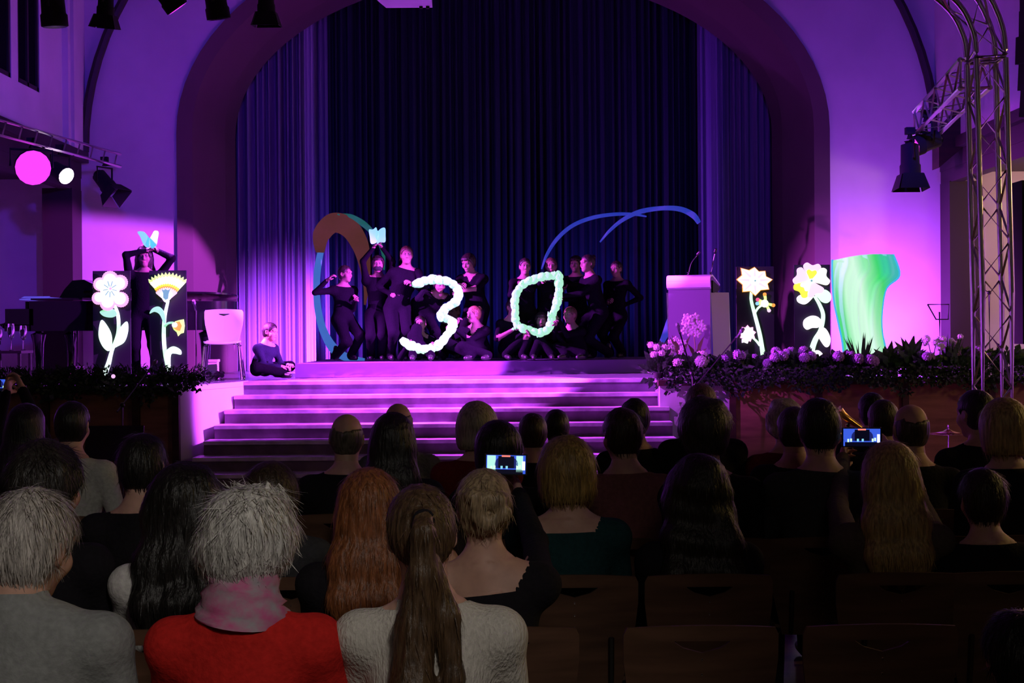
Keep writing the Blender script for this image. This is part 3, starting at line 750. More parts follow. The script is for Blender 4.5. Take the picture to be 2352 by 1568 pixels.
# left gallery rail with its lamps
g0 = Vector((-5.62, 13.0, 3.88)); g1 = at(276, 368, 18.3)
o = empty('lamp_rail', g0, 'pale flat lamp rail running along the edge of the left gallery', 'rail')
b = MB()
for dz in (-.08, .08): b.tube([g0 + Vector((0, 0, dz)), g1 + Vector((0, 0, dz))], .022, 8)
b.build('rail_tube', M_ALU, o)
for k in range(14):
    b = MB(); p = g0.lerp(g1, (k + .5) / 14); b.tube([p + Vector((0, 0, -.08)), p + Vector((0, .12, .08))], .010, 6); b.build('brace', M_ALU, o)
p = at(138, 345, 16.9); gl = fresnel('lit pink spotlight with white hot lens on the left gallery rail', p, (.72, -.50, -.42), .24, .105, glow('lens_hot', (1.0, .75, 1.0), 9.0), False, lensr=.10)
p = at(72, 330, 16.1); g2 = fresnel('round pink glowing floodlight at the far end of the left gallery rail', p, (.45, -.86, -.22), .20, .20, M_LENSH, False, lensr=.195)
p = at(240, 372, 18.1); g3 = fresnel('black unlit barn door lamp on the bracket at the end of the left gallery rail', p, (.62, -.3, -.72), .28, .105)
for lo_, in ((gl,), (g2,), (g3,)):      # each lamp is bolted to the rail by a short arm
    h_ = Vector(lo_.location); t_ = (h_.y - g0.y) / (g1.y - g0.y); q = g0.lerp(g1, min(1, t_)) + Vector((0, 0, -.08)); b = MB(); b.tube([h_ + Vector((0, 0, .03)), Vector((h_.x, h_.y, q.z)), q], .016, 6); b.build('bracket_arm', M_BLACKM, lo_)
p = at(2127, 268, 14.5); t1 = fresnel('lamp with a sliver of pink light on the right truss arm', p, (-.93, -.16, -.33), .26, .105, M_LENSH, False)
p = at(2090, 312, 14.4); t2_ = fresnel('black barn door lamp hanging lowest from the right truss arm', p + Vector((0, 0, .02)), (.0, -.05, -1), .30, .105)
for lo_ in (t1, t2_):
    h_ = Vector(lo_.location); q = pa[1] + (pa[0] - pa[1]).normalized() * .05; b = MB(); b.tube([h_ + Vector((0, 0, .03)), Vector((h_.x, h_.y, q.z - .10)), q + Vector((0, 0, -.11))], .016, 6); b.build('bracket_arm', M_BLACKM, lo_)
# projector under the ceiling, only its base shows
p0 = at(934, -38, 13.0); o = empty('projector', p0, 'white ceiling projector hanging above the middle of the stage', 'projector')
b = MB(); R = Matrix.Rotation(math.radians(-8), 3, 'Z')
P = [at(872, -10, 12.6), at(892, 20, 13.4), at(1000, 12, 13.4), at(1000, -25, 12.6)]
zc = 4.665; P = [Vector((-1.24, 12.3, zc)), Vector((-.68, 12.3, zc)), Vector((-.70, 12.95, zc)), Vector((-1.12, 12.95, zc))]
b.hexa(P, [q + Vector((0, 0, .17)) for q in P]); b.build('case', mat('projector_white', (.80, .80, .90), .4), o)
b = MB(); b.tube([Vector((-.95, 12.3, zc + .09)), Vector((-.95, 12.2, zc + .09))], .06, 14); b.build('lens', M_BLACKM, o)
b = MB(); b.tube([Vector((-1.0, 12.6, zc + .17)), Vector((-1.0, 12.6, 10))], .025, 8); b.build('ceiling_pole', M_WHITE, o)
b = MB(); [b.box((-.80 + .03 * k, 12.9, zc - .01), (.03, .03, .02)) for k in (0, 2)]; b.build('foot', M_BLACKM, o)
# loudspeakers at the right edge
sp = at(2380, 600, 13.0)
b = MB(); z1 = at(2340, 415, 13).z; z0 = at(2340, 790, 13).z; xl = at(2322, 600, 13.25).x
o = empty('loudspeaker', (xl + .3, 13, 0), 'tall black loudspeaker column at the right edge beside the truss tower', 'loudspeaker')
b.box((xl + .3, 13.1, (z0 + z1) / 2), (.6, .3, z1 - z0)); b.build('cabinet', M_BLACKM, o)
b = MB(); b.box((xl + .3, 12.94, (z0 + z1) / 2), (.5, .02, z1 - z0 - .12)); b.build('grille', M_BLACKM, o)
b = MB(); b.tube([(xl + .3, 13.2, z0), (xl + .3, 13.2, .02)], .03, 10); b.build('pole', mat('teal_pole', (.05, .14, .14), .5), o)
for k in range(3):
    a = k * 2.1 + .4; b = MB(); b.tube([(xl + .3, 13.2, .5), (xl + .3 + .4 * math.cos(a), 13.2 + .4 * math.sin(a), .02)], .015, 6); b.build('leg', M_BLACKM, o)
o = empty('line_array_speaker', at(2350, 0, 12.6), 'black speaker array hanging at the top right corner of the hall', 'loudspeaker')
for k in range(5):
    c = at(2352 + 38 - [0, 2, 10, 4, 0][k], -10 + 62 * k, 12.6); b = MB(); b.box(c, (.28, .25, .24), Matrix.Rotation(.05 * k, 3, 'X')); b.build('speaker_box', M_BLACKM, o)
b = MB(); c = at(2365, 0, 12.6); b.tube([c, Vector((c.x, c.y, 10))], .02, 6); b.build('hanging_cable', M_BLACKM, o)

# ------------------------------------------------------------------ chairs
def chair_parts(wood, legs):
    """moulded plywood chair at the origin, sitter faces +Y"""
    out = []
    b = MB(); n = 6; zs_ = [.43, .50, .58, .66, .74, .765, .780, .790, .797, .8001, .815, .835]
    def half(z): 
        t = (z - .43) / .405; return .165 + .062 * min(1, t * 1.5) - (.010 if z > .83 else 0)
    def slot(z):
        if z < .7649 or z > .8001: return 0.0
        return .082 * math.sqrt(max(0, min(1, (z - .765) / .034)))
    def pt(x, z, o_):
        top = .012 * (1 - (x / .22) ** 2) if z > .81 else 0
        return Vector((x, -.02 - .16 * (z - .43) ** 1.1 * .9 + .55 * x * x + o_, z + top))
    fr = []; bk = []
    for z in zs_:
        w_, h_ = half(z), slot(z)
        xs = [-w_ + (w_ - h_) * k / n for k in range(n + 1)] + [h_ + (w_ - h_) * k / n for k in range(n + 1)]
        fr.append([pt(x, z, 0) for x in xs]); bk.append([pt(x, z, -.013) for x in xs])
    N = 2 * n + 2; R_ = len(zs_); b.v += [tuple(p) for row in fr for p in row] + [tuple(p) for row in bk for p in row]; off = R_ * N
    hole = lambda j, i: i == n and zs_[j] >= .7649 and zs_[j + 1] <= .8002
    for j in range(R_ - 1):
        for i in range(N - 1):
            if hole(j, i) : continue
            a = j * N + i; b.face((a + 1, a, a + N, a + N + 1)); b.face((off + a, off + a + 1, off + a + N + 1, off + a + N))
        b.face((j * N, off + j * N, off + j * N + N, j * N + N)); e = j * N + N - 1; b.face((off + e, e, e + N, off + e + N))
        if hole(j, n):
            a = j * N + n; b.face((off + a, a, a + N, off + a + N)); b.face((a + 1, off + a + 1, off + a + N + 1, a + N + 1))
    for i in range(N - 1):
        b.face((i, i + 1, off + i + 1, off + i)); t = (R_ - 1) * N + i; b.face((t + 1, t, off + t, off + t + 1))
        if i == n:
            for j in (9,): a = j * N + i; b.face((a, a + 1, off + a + 1, off + a))
    out.append(('backrest', b.mesh('backrest', wood), None))
    b = MB()
    for k in range(6): b.ell(pt(0, .745 - .045 * k, -.0125), (.004, .003, .004), None, 6, 4)
    out.append(('rivet_row', b.mesh('rivet_row', M_CHROME), 'row of small dots'))
    b = MB(); P = []
    for k in range(15):
        t = k / 14; y = -.01 + .43 * t; row = []
        for i in range(11):
            x = (-1 + .2 * i); wv = .195 + .02 * math.sin(PI * t); yy = y
            z = .45 + .012 * x * x - .02 * max(0, t - .8) * 5 * .5 + .012 * max(0, .15 - t) * 6
            row.append(Vector((x * wv * (1 - .06 * max(0, t - .85) * 6), yy, z)))
        P.append(row)
    b.grid(P); b.grid([[p - Vector((0, 0, .014)) for p in row][::-1] for row in P]); ring = [r_[0] for r_ in P] + P[-1][1:] + [r_[-1] for r_ in P[::-1]][1:] + P[0][::-1][1:-1]
    for i in range(len(ring)):
        p, q = ring[i], ring[(i + 1) % len(ring)]; b.add([p, q, q - Vector((0, 0, .014)), p - Vector((0, 0, .014))], [(0, 1, 2, 3)])
    out.append(('seat', b.mesh('seat', wood), None))
    for sx in (-1, 1):
        for sy in (0, 1):
            b = MB(); b.tube([(sx * .16, .06 + .28 * sy, .435), (sx * .20, .04 + .32 * sy, .40), (sx * .235, -.06 + .47 * sy, .012)], .011, 8)
            b.ell((sx * .235, -.06 + .47 * sy, .012), (.014, .014, .012), None, 8, 5); out.append(('leg', b.mesh('leg', legs), None))
    b = MB()
    for sx in (-1, 1): b.tube([(sx * .15, .04, .435), (sx * .15, .38, .43)], .010, 6)
    for y in (.06, .34): b.tube([(-.16, y, .432), (.16, y, .432)], .010, 6)
    out.append(('seat_frame', b.mesh('seat_frame', legs), None))
    for sx in (-1, 1):
        b = MB(); b.tube([(sx * .13, .05, .432), (sx * .13, -.03, .44), (sx * .13, -.045, .50), (sx * .13, -.062, .62)], .010, 6); out.append(('back_strut', b.mesh('back_strut', legs), None))
    return out
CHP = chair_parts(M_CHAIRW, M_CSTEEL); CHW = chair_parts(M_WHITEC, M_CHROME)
def chair(label, x, y, z=0, rot=0, parts=None, group='plywood audience chairs', name='chair'):
    o = empty(name, (x, y, z), label, 'chair', group); o.rotation_euler = (0, 0, rot)
    for nm, me, lb in (parts or CHP):
        c = bpy.data.objects.new(nm, me); COL.objects.link(c); c.parent = o
        if lb: c['label'] = lb
    return o
# ------------------------------------------------------------------ fluorescent flower boards
G_STEM = glow('glow_green_white', (.62, 1.0, .66), 1.25); G_STEM2 = glow('glow_mint', (.38, .95, .50), .9); G_WHITE = glow('glow_white', (1.0, .96, 1.0), 1.3)
G_PINK = glow('glow_pink', (1.0, .45, .75), 1.1); G_ROSE = glow('glow_rose', (1.0, .12, .22), 1.0); G_YEL = glow('glow_yellow', (1.0, .90, .05), 1.1); G_ORA = glow('glow_orange', (1.0, .38, .05), 1.1)
G_LPINK = glow('glow_pale_pink', (1.0, .68, .95), 1.15); G_CREAM = glow('glow_cream', (1.0, 1.0, .75), 1.25); G_TEAL = glow('glow_teal', (.18, .50, .40), .8); G_LIME = glow('glow_lime', (.65, 1.0, .25), 1.15); G_CYAN = glow('glow_cyan', (.30, .80, 1.0), .9)
BM = mat('board_black', (.012, .014, .018), .65)
def layer(o, name, pts, Y, lay, mt, closed_spline=0, th=.012, label=None):
    """flat cut-out piece lying on the board: outline in photo pixels on the board's plane"""
    P = [at(x, y, Y) for x, y in pts]
    if closed_spline: P = spline(P, closed_spline, True)
    P = [Vector((p.x, Y - .012 * lay, p.z)) for p in P]
    b = MB(); b.prism(P, (0, -th, 0)); c = b.build(name, mt, o, False)
    if label: c['label'] = label
    return c
def stroke(o, name, pts, wds, Y, lay, mt, n=8):
    P = spline([Vector((x, y, 0)) for x, y in pts], n); L, R_ = [], []
    for i, p in enumerate(P):
        d = (P[min(i + 1, len(P) - 1)] - P[max(i - 1, 0)]).normalized(); t = i / (len(P) - 1) * (len(wds) - 1); k = min(int(t), len(wds) - 2); wd = wds[k] + (wds[k + 1] - wds[k]) * (t - k)
        L.append((p.x - d.y * wd / 2, p.y + d.x * wd / 2)); R_.append((p.x + d.y * wd / 2, p.y - d.x * wd / 2))
    P3 = [[Vector((q.x, Y - .012 * lay - dz, q.z)) for q in (at(x, y, Y) for x, y in row)] for row in (L, R_) for dz in (0, .012)]
    b = MB(); b.grid([P3[0], P3[2]]); b.grid([P3[1], P3[3]]); b.grid([P3[0], P3[1]]); b.grid([P3[2], P3[3]])
    for e in (0, -1): b.add([P3[0][e], P3[1][e], P3[3][e], P3[2][e]], [(0, 1, 2, 3)])
    return b.build(name, mt, o, False)
def disc(c, r, ry=None, n=20, a0=0): return [(c[0] + r * math.cos(a0 + 2 * PI * k / n), c[1] + (ry or r) * math.sin(a0 + 2 * PI * k / n)) for k in range(n)]
def board(label, x0, x1, ytop, Y):
    c = at((x0 + x1) / 2, 700, Y); zt = at((x0 + x1) / 2, ytop, Y).z; wd = m(x1 - x0, Y)
    o = empty('flower_board', (c.x, Y, HS), label, 'flower board', 'fluorescent flower boards')
    b = MB(); b.box((c.x, Y + .02, (HS + zt) / 2 + .001), (wd, .03, zt - HS)); b.build('board', BM, o)
    b = MB()
    for sx in (-1, 1): b.box((c.x + sx * wd * .35, Y + .14, HS + .02), (.04, .24, .035)); b.box((c.x + sx * wd * .35, Y + .055, HS + .25), (.04, .04, .46))
    b.build('foot', M_BLACKM, o); return o
YB = 16.55
o = board('black board with a six lobed white and pink glowing flower at the far left', 213, 299, 622, YB)
stroke(o, 'stem', [(262, 695), (272, 725), (272, 765), (258, 805), (250, 835), (240, 862)], [6, 8, 8, 8, 11, 13], YB, 1, G_STEM)
layer(o, 'leaf', [(231, 716), (245, 710), (262, 710), (270, 722), (258, 729), (240, 726)], YB, 2, G_STEM2, 5)
layer(o, 'leaf', [(234, 735), (248, 748), (258, 770), (258, 795), (250, 806), (236, 793), (228, 768)], YB, 2, G_STEM, 5)
layer(o, 'leaf', [(293, 738), (296, 758), (288, 784), (272, 795), (262, 798), (266, 778), (278, 752)], YB, 2, G_STEM, 5)
lob = [(255, 641, 18), (278, 649, 17), (280, 688, 17), (249, 696, 17), (228, 685, 14), (232, 653, 15)]
for x, y, r in lob: layer(o, 'petal', [(x + (r + (1 if k % 2 else 0)) * math.cos(2 * PI * k / 44), y + (r + (1 if k % 2 else 0)) * math.sin(2 * PI * k / 44)) for k in range(44)], YB, 3, G_PINK)
for x, y, r in lob: layer(o, 'petal_face', disc((x + (257 - x) * .1, y + (665 - y) * .1), r - 3.5), YB, 4, G_WHITE)
layer(o, 'flower_centre', disc((256, 667), 22), YB, 5, G_WHITE)
for k in range(9):
    a = k * 2 * PI / 9 + .2; stroke(o, 'stamen', [(257 + 5 * math.cos(a), 664 + 6 * math.sin(a)), (257 + 16 * math.cos(a), 664 + 19 * math.sin(a))], [1.4, 1.4], YB, 6, G_TEAL, 2)
layer(o, 'pistil', disc((258, 663), 3, 3, 10), YB, 6, G_PINK)

o = board('black board with a yellow fan shaped glowing flower beside the piano', 343, 428, 621, YB)
stroke(o, 'stem', [(387, 690), (379, 728), (377, 770), (380, 810), (386, 835), (390, 853)], [6, 8, 9, 9, 12, 10], YB, 1, G_STEM)
layer(o, 'leaf', [(345, 720), (352, 708), (366, 704), (378, 716), (382, 738), (378, 742), (368, 722), (356, 716)], YB, 2, G_STEM2, 5)
layer(o, 'leaf', [(380, 815), (386, 802), (400, 795), (416, 803), (417, 814), (404, 812), (394, 815), (392, 845), (384, 835)], YB, 2, G_STEM, 5)
def fan(cx_, cy, r, a0, a1, nz, zz): 
    P = [(cx_, cy)]
    for k in range(nz * 2 + 1):
        a = math.radians(a0 + (a1 - a0) * k / (nz * 2)); rr = r * (1 if k % 2 else 1 - zz); P.append((cx_ + rr * math.cos(a), cy - rr * math.sin(a)))
    return P
for nm, r, a0, a1, zz, mt in (('outer_petals', 69, 47, 133, .10, G_LIME), ('petal_band', 60, 47, 133, .05, G_CREAM), ('yellow_band', 43, 46, 134, .06, G_YEL), ('orange_band', 38, 46, 134, .06, G_ORA), ('pink_band', 34, 40, 140, .10, G_LPINK)):
    lay = {'outer_petals': 2, 'petal_band': 3, 'yellow_band': 4, 'orange_band': 5, 'pink_band': 6}[nm]
    layer(o, nm, fan(386, 694, r, a0, a1, 12, zz), YB, lay, mt)
layer(o, 'cup', [(374, 672), (398, 672), (394, 688), (386, 695), (378, 688)], YB, 7, G_WHITE, 4)
layer(o, 'bud', [(376, 664), (381, 667), (385, 664), (390, 667), (396, 664), (392, 676), (391, 686), (385, 689), (380, 684), (380, 674)], YB, 8, G_TEAL)
stroke(o, 'side_stem', [(379, 750), (388, 742), (400, 741)], [5, 5, 5], YB, 2, G_STEM2)
layer(o, 'small_flower', [(404, 738), (413, 735), (424, 733), (425, 740), (426, 748), (425, 756), (424, 764), (417, 766), (411, 772), (408, 763), (401, 757), (397, 748)], YB, 3, G_LIME)
layer(o, 'small_flower_band', [(404, 740), (415, 738), (420, 748), (416, 760), (408, 758), (400, 752)], YB, 4, G_ORA)
layer(o, 'small_flower_cup', disc((404, 746), 6), YB, 5, G_WHITE)

YB2 = 16.75
o = board('black board with a spiky star shaped glowing flower next to the lectern', 1692, 1778, 612, YB2)
stroke(o, 'stem', [(1725, 668), (1725, 690), (1733, 722), (1744, 765), (1750, 800), (1754, 828)], [6, 7, 8, 9, 10, 12], YB2, 1, G_STEM)
stroke(o, 'side_stem', [(1733, 720), (1740, 708), (1750, 700)], [4, 5, 5], YB2, 1, G_STEM)
stroke(o, 'side_stem', [(1745, 793), (1737, 783), (1727, 774)], [6, 5, 4], YB2, 1, G_STEM)
tips = [(1732, 613), (1757, 622), (1774, 642), (1766, 665), (1734, 680), (1704, 671), (1690, 642), (1700, 615)]
def star(tips, c, k_in, off=0):
    P = []
    for i, t in enumerate(tips):
        q = tips[(i + 1) % len(tips)]; P.append((c[0] + (t[0] - c[0]) * (1 - off), c[1] + (t[1] - c[1]) * (1 - off))); mx = ((t[0] + q[0]) / 2, (t[1] + q[1]) / 2); P.append((c[0] + (mx[0] - c[0]) * k_in * (1 - off), c[1] + (mx[1] - c[1]) * k_in * (1 - off)))
    return P
cs = (1732, 645)
layer(o, 'star_rim', star(tips, cs, .80), YB2, 2, G_ORA); layer(o, 'star_petals', star(tips, cs, .80, .06), YB2, 3, G_CREAM)
for t in tips: stroke(o, 'star_ray', [(cs[0] + (t[0] - cs[0]) * .28, cs[1] + (t[1] - cs[1]) * .28), (cs[0] + (t[0] - cs[0]) * .92, cs[1] + (t[1] - cs[1]) * .92)], [6, 1.5], YB2, 4, G_LPINK, 2)
layer(o, 'flower_centre', disc(cs, 9), YB2, 5, G_WHITE); layer(o, 'pistil', disc(cs, 2), YB2, 6, G_TEAL)
for i, t in enumerate([(1739, 688), (1755, 676), (1775, 701), (1765, 713), (1738, 697)]):
    stroke(o, 'small_petal', [(1755, 697), ((t[0] + 1755) / 2 + 2, (t[1] + 697) / 2), t], [8, 6, 7], YB2, 2, G_LIME, 4); layer(o, 'petal_tip', disc(t, 4.2, None, 12), YB2, 3, (G_ROSE, G_ORA, G_ORA, G_LPINK, G_CYAN)[i])
layer(o, 'small_flower_centre', disc((1755, 697), 9, 9, 14), YB2, 3, G_CREAM)
sc2 = (1716, 766); t2 = [(sc2[0] + r * math.cos(a), sc2[1] + r * math.sin(a)) for a, r in [(k * 2 * PI / 9 - 1.57, 20) for k in range(9)]]
layer(o, 'small_star_rim', star(t2, sc2, .8), YB2, 2, G_PINK); layer(o, 'small_star', star(t2, sc2, .8, .10), YB2, 3, G_WHITE)
layer(o, 'small_star_drop', [(1703, 778), (1711, 777), (1719, 782), (1716, 789), (1708, 786), (1703, 787)], YB2, 2, G_WHITE)

o = board('black board with a heart petalled pink and yellow glowing flower at the far right', 1825, 1907, 608, YB2)
stroke(o, 'stem', [(1870, 680), (1882, 700), (1890, 725), (1884, 758), (1872, 780), (1864, 805), (1861, 836)], [6, 8, 9, 10, 12, 13, 14], YB2, 1, G_STEM)
layer(o, 'leaf', [(1870, 676), (1858, 692), (1846, 699), (1832, 694), (1829, 684), (1838, 677), (1852, 678)], YB2, 2, G_WHITE, 5)
layer(o, 'leaf', [(1868, 674), (1880, 668), (1894, 665), (1906, 674), (1907, 688), (1898, 696), (1886, 693), (1878, 684)], YB2, 2, G_STEM, 5)
layer(o, 'leaf', [(1888, 742), (1878, 728), (1862, 725), (1846, 734), (1844, 748), (1852, 757), (1864, 753), (1878, 752)], YB2, 2, G_WHITE, 5)
layer(o, 'leaf', [(1876, 765), (1888, 752), (1898, 758), (1906, 776), (1904, 792), (1896, 797), (1886, 786)], YB2, 2, G_WHITE, 5)
layer(o, 'leaf', [(1868, 808), (1878, 804), (1888, 812), (1892, 824), (1884, 833), (1878, 828), (1880, 824), (1872, 824)], YB2, 2, G_WHITE, 4)
hc = (1860, 645)
def heart(a, R_, w_):
    P = []; ca, sa = math.cos(a), math.sin(a)
    for t, s_ in ((.05, 0), (.45, .62), (.80, .98), (1.02, .62), (.90, 0), (1.02, -.62), (.80, -.98), (.45, -.62)):
        P.append((hc[0] + R_ * t * ca - w_ * s_ * sa, hc[1] + R_ * t * sa + w_ * s_ * ca))
    return P
for a, R_, mt, ml in ((-1.45, 40, G_LPINK, G_YEL), (-.30, 42, G_CREAM, G_WHITE), (-2.75, 38, G_LPINK, G_LPINK), (2.35, 40, G_YEL, G_CREAM), (1.15, 36, G_LPINK, G_LPINK)):
    layer(o, 'heart_petal', heart(a, R_, 21), YB2, 3, mt, 4); 
    if ml is not mt: layer(o, 'petal_face', heart(a, R_ * .62, 12), YB2, 4, ml, 4)
layer(o, 'flower_centre', disc((1861, 645), 5, 5, 14), YB2, 5, G_WHITE); layer(o, 'pistil', disc((1861, 645), 2.4, 2.4, 10), YB2, 6, G_TEAL)

# ------------------------------------------------------------------ the numerals 3 and 0: strings of crumpled glowing cloth puffs held by the performers
G_NUM = mat('glow_number', (.10, .16, .14), .7, emit=(.44, .95, .62), es=.88, noise=.2, nscale=(22, 22, 22), col2=None)
G_NUMB = glow('glow_number_blue', (.42, .90, .90), .95); G_NUMW = mat('glow_number_white', (.12, .16, .14), .7, emit=(.62, 1.0, .72), es=1.0)
def puff(seed, n=26, nv=18):
    w1, w2 = wob(seed, 5, (3, 6)), wob(seed + 50, 5, (8, 16)); b = MB(); b.ell((0, 0, 0), 1.0, None, n, nv); V = np.array(b.v)
    d = .20 * w1(V[:, 0], V[:, 1], V[:, 2]) - .22 * np.abs(w2(V[:, 0], V[:, 1], V[:, 2])); V = V * (1.05 + d)[:, None]
    V[:, 0] = np.where(np.abs(V[:, 0]) > .8, V[:, 0] * 1.08, V[:, 0]); b.v = [tuple(v) for v in V]
    return b
PUFF = [puff(s) for s in range(5)]
def numeral(name, label, pts, rad, Y, closed, mts, spikes):
    P = spline([Vector((x, y, 0)) for x, y in pts], 12, closed); L = [0]
    for i in range(1, len(P)): L.append(L[-1] + (P[i] - P[i - 1]).length)
    c = at(sum(p[0] for p in pts) / len(pts), sum(p[1] for p in pts) / len(pts), Y); o = empty(name, c, label, 'glowing numeral', 'glowing numerals held by the performers')
    step = rad * 1.5; n = int(L[-1] / step); r = random.Random(len(pts))
    for k in range(n + (0 if closed else 1)):
        s_ = L[-1] * k / n; i = max(0, min(len(P) - 2, next((j for j in range(len(L)) if L[j] >= s_), len(L) - 1) - 1)); q = P[i].lerp(P[i + 1], (s_ - L[i]) / max(1e-6, L[i + 1] - L[i])); d = (P[i + 1] - P[i]).normalized()
        ang = math.atan2(-d.y, d.x); w_ = at(q.x, q.y, Y + r.uniform(-.02, .02)); src = PUFF[k % 5]; rr = m(rad, Y) * r.uniform(.88, 1.15)
        R = Matrix.Rotation(-ang, 3, 'Y') @ Matrix.Rotation(r.uniform(0, 6.28), 3, 'X'); b = MB(); b.f = src.f; b.mi = src.mi
        b.v = [tuple(w_ + R @ Vector((v[0] * rr * 1.32, v[1] * rr * .98, v[2] * rr * .98))) for v in src.v]
        b.build('cloth_puff', mts[0 if (s_ / L[-1]) < mts[2] else 1], o, 'all')
    for x, y, x2, y2 in spikes:
        b = MB(); p, q = at(x, y, Y - .03), at(x2, y2, Y - .04); b.tube([p, p.lerp(q, .5), q], [.03, .022, .004], 7); b.build('cloth_tip', mts[0], o)
    return o
Y3 = 18.32
numeral('glowing_numeral', 'glowing pale green figure three held up by the performers', [(962, 650), (975, 645), (990, 642), (1010, 643), (1030, 646), (1046, 658), (1053, 672), (1049, 690), (1034, 702), (1020, 712), (1012, 726), (1030, 733), (1041, 745), (1030, 765), (1015, 785), (1000, 796), (980, 801), (955, 799), (940, 792), (931, 786)], 10.5, Y3, False, (G_NUM, G_NUMW, .58), [])
numeral('glowing_numeral', 'glowing pale green figure zero held up by the performers', [(1243, 636), (1262, 634), (1282, 633), (1284, 650), (1283, 675), (1278, 700), (1270, 722), (1266, 740), (1258, 757), (1236, 764), (1215, 757), (1192, 750), (1184, 735), (1183, 715), (1183, 690), (1188, 670), (1205, 650), (1225, 642)], 9.5, Y3, True, (G_NUM, G_NUM, .5),
        [(1278, 636, 1273, 622), (1281, 684, 1292, 688), (1262, 735, 1259, 715), (1198, 655, 1200, 643), (1184, 754, 1174, 756), (1236, 766, 1234, 775)])

# butterflies of stiff cloth held overhead
def butterfly(label, pts_l, pts_r, c, Y, mt):
    w_ = at(*c, Y); o = empty('cloth_butterfly', w_, label, 'butterfly', 'glowing cloth butterflies')
    for pts, s_ in ((pts_l, -1), (pts_r, 1)):
        P = [at(x, y, Y) for x, y in pts]; P = [Vector((p.x, Y - .35 * abs(p.x - w_.x), p.z)) for p in P]
        P = spline(P, 4, True); b = MB(); b.prism(P, (0, .012, 0)); b.build('wing', mt, o, False)
    b = MB(); b.tube([w_ + Vector((0, 0, -.05)), w_ + Vector((0, -.01, .0)), w_ + Vector((0, 0, .07))], [.008, .016, .010], 8); b.build('body', mt, o)
butterfly('turquoise glowing cloth butterfly held over the long haired performer at the left', [(340, 568), (331, 562), (324, 545), (318, 533), (330, 532), (338, 540), (343, 550)], [(343, 552), (350, 538), (356, 530), (366, 533), (364, 548), (360, 564), (348, 570)], (343, 560), 16.9, glow('glow_turquoise', (.12, .62, .95), .95))
butterfly('pale blue glowing cloth butterfly held up against the dark back curtain', [(866, 555), (853, 560), (850, 545), (848, 528), (857, 527), (864, 522), (867, 535)], [(867, 535), (875, 525), (885, 524), (886, 540), (885, 556), (872, 556), (866, 560)], (867, 542), 18.65, glow('glow_sky', (.30, .70, 1.0), 1.0))

# ribbons twirled by performers: cloth bands at rest in the air
def ribbon(label, pts, wds, Y, mt, dy=.0, name='twirling_ribbon', group='twirling ribbons', n=10, alt=0):
    P = spline([Vector((x, y, 0)) for x, y in pts], n); A, B = [], []
    for i, p in enumerate(P):
        d = (P[min(i + 1, len(P) - 1)] - P[max(i - 1, 0)]).normalized(); t = i / (len(P) - 1) * (len(wds) - 1); k = min(int(t), len(wds) - 2); wd = wds[k] + (wds[k + 1] - wds[k]) * (t - k)
        yy = Y + dy * math.sin(i * .25) + alt * i / len(P)
        A.append(at(p.x - d.y * wd / 2, p.y + d.x * wd / 2, yy)); B.append(at(p.x + d.y * wd / 2, p.y - d.x * wd / 2, yy + .05 * math.sin(i * .4)))
    C = [a.lerp(b_, .5) + Vector((0, -.02, 0)) for a, b_ in zip(A, B)]
    b = MB(); b.grid([A, C, B]); b.grid([[q + Vector((0, .006, 0)) for q in r_] for r_ in (B, C, A)])
    o = b.build(name, mt, None, 'all'); return tag(o, label, 'ribbon', group)
G_RO = mat('ribbon_rust', (.05, .02, .01), .9, emit=(.085, .024, .018), es=.9, noise=.3, nscale=(5, 5, 5)); G_RT = mat('ribbon_teal', (.02, .06, .07), .8, emit=(.008, .10, .085), es=.9); G_RB = mat('ribbon_blue', (.02, .03, .08), .8, emit=(.016, .035, .38), es=1.0); G_RL = mat('ribbon_sky', (.04, .08, .12), .8, emit=(.05, .15, .52), es=.9)
ribbon('wide rust coloured silk ribbon looping over the ribbon dancer at the left', [(735, 580), (738, 540), (765, 512), (800, 522), (826, 560), (838, 610), (841, 660), (838, 700)], [18, 40, 46, 46, 40, 26, 12, 4], 19.15, G_RO, .05)
ribbon('narrow teal silk ribbon along the outer edge of the rust ribbon loop', [(775, 492), (805, 496), (832, 512), (852, 530), (868, 552), (880, 580), (882, 620)], [3, 9, 14, 12, 10, 9, 3], 19.1, G_RT, .04)
ribbon('pale blue silk ribbon curling down the left side of the ribbon dancer', [(737, 575), (729, 620), (727, 670), (732, 720), (745, 765), (768, 802), (800, 822), (838, 826)], [14, 16, 15, 16, 18, 22, 18, 6], 19.2, G_RL, .05)
ribbon('long blue streamer arching from the figure zero over the dark back curtain', [(1244, 618), (1256, 585), (1280, 548), (1315, 518), (1360, 500), (1410, 492), (1455, 492), (1485, 497)], [3, 7, 9, 9, 9, 8, 7, 3], 19.2, G_RB, .05, 'streamer', 'blue streamers')
ribbon('long blue streamer rising to the right hand edge of the dark back curtain', [(1378, 556), (1400, 530), (1430, 505), (1470, 486), (1520, 478), (1562, 480), (1592, 494), (1606, 512)], [3, 7, 9, 11, 10, 12, 14, 10], 19.0, G_RB, .05, 'streamer', 'blue streamers')
ribbon('blue cloth streamer end hanging behind the left edge of the lectern', [(1548, 718), (1538, 745), (1525, 775), (1512, 800), (1502, 812)], [20, 20, 14, 8, 3], 17.6, G_RB, .02, 'streamer', 'blue streamers')

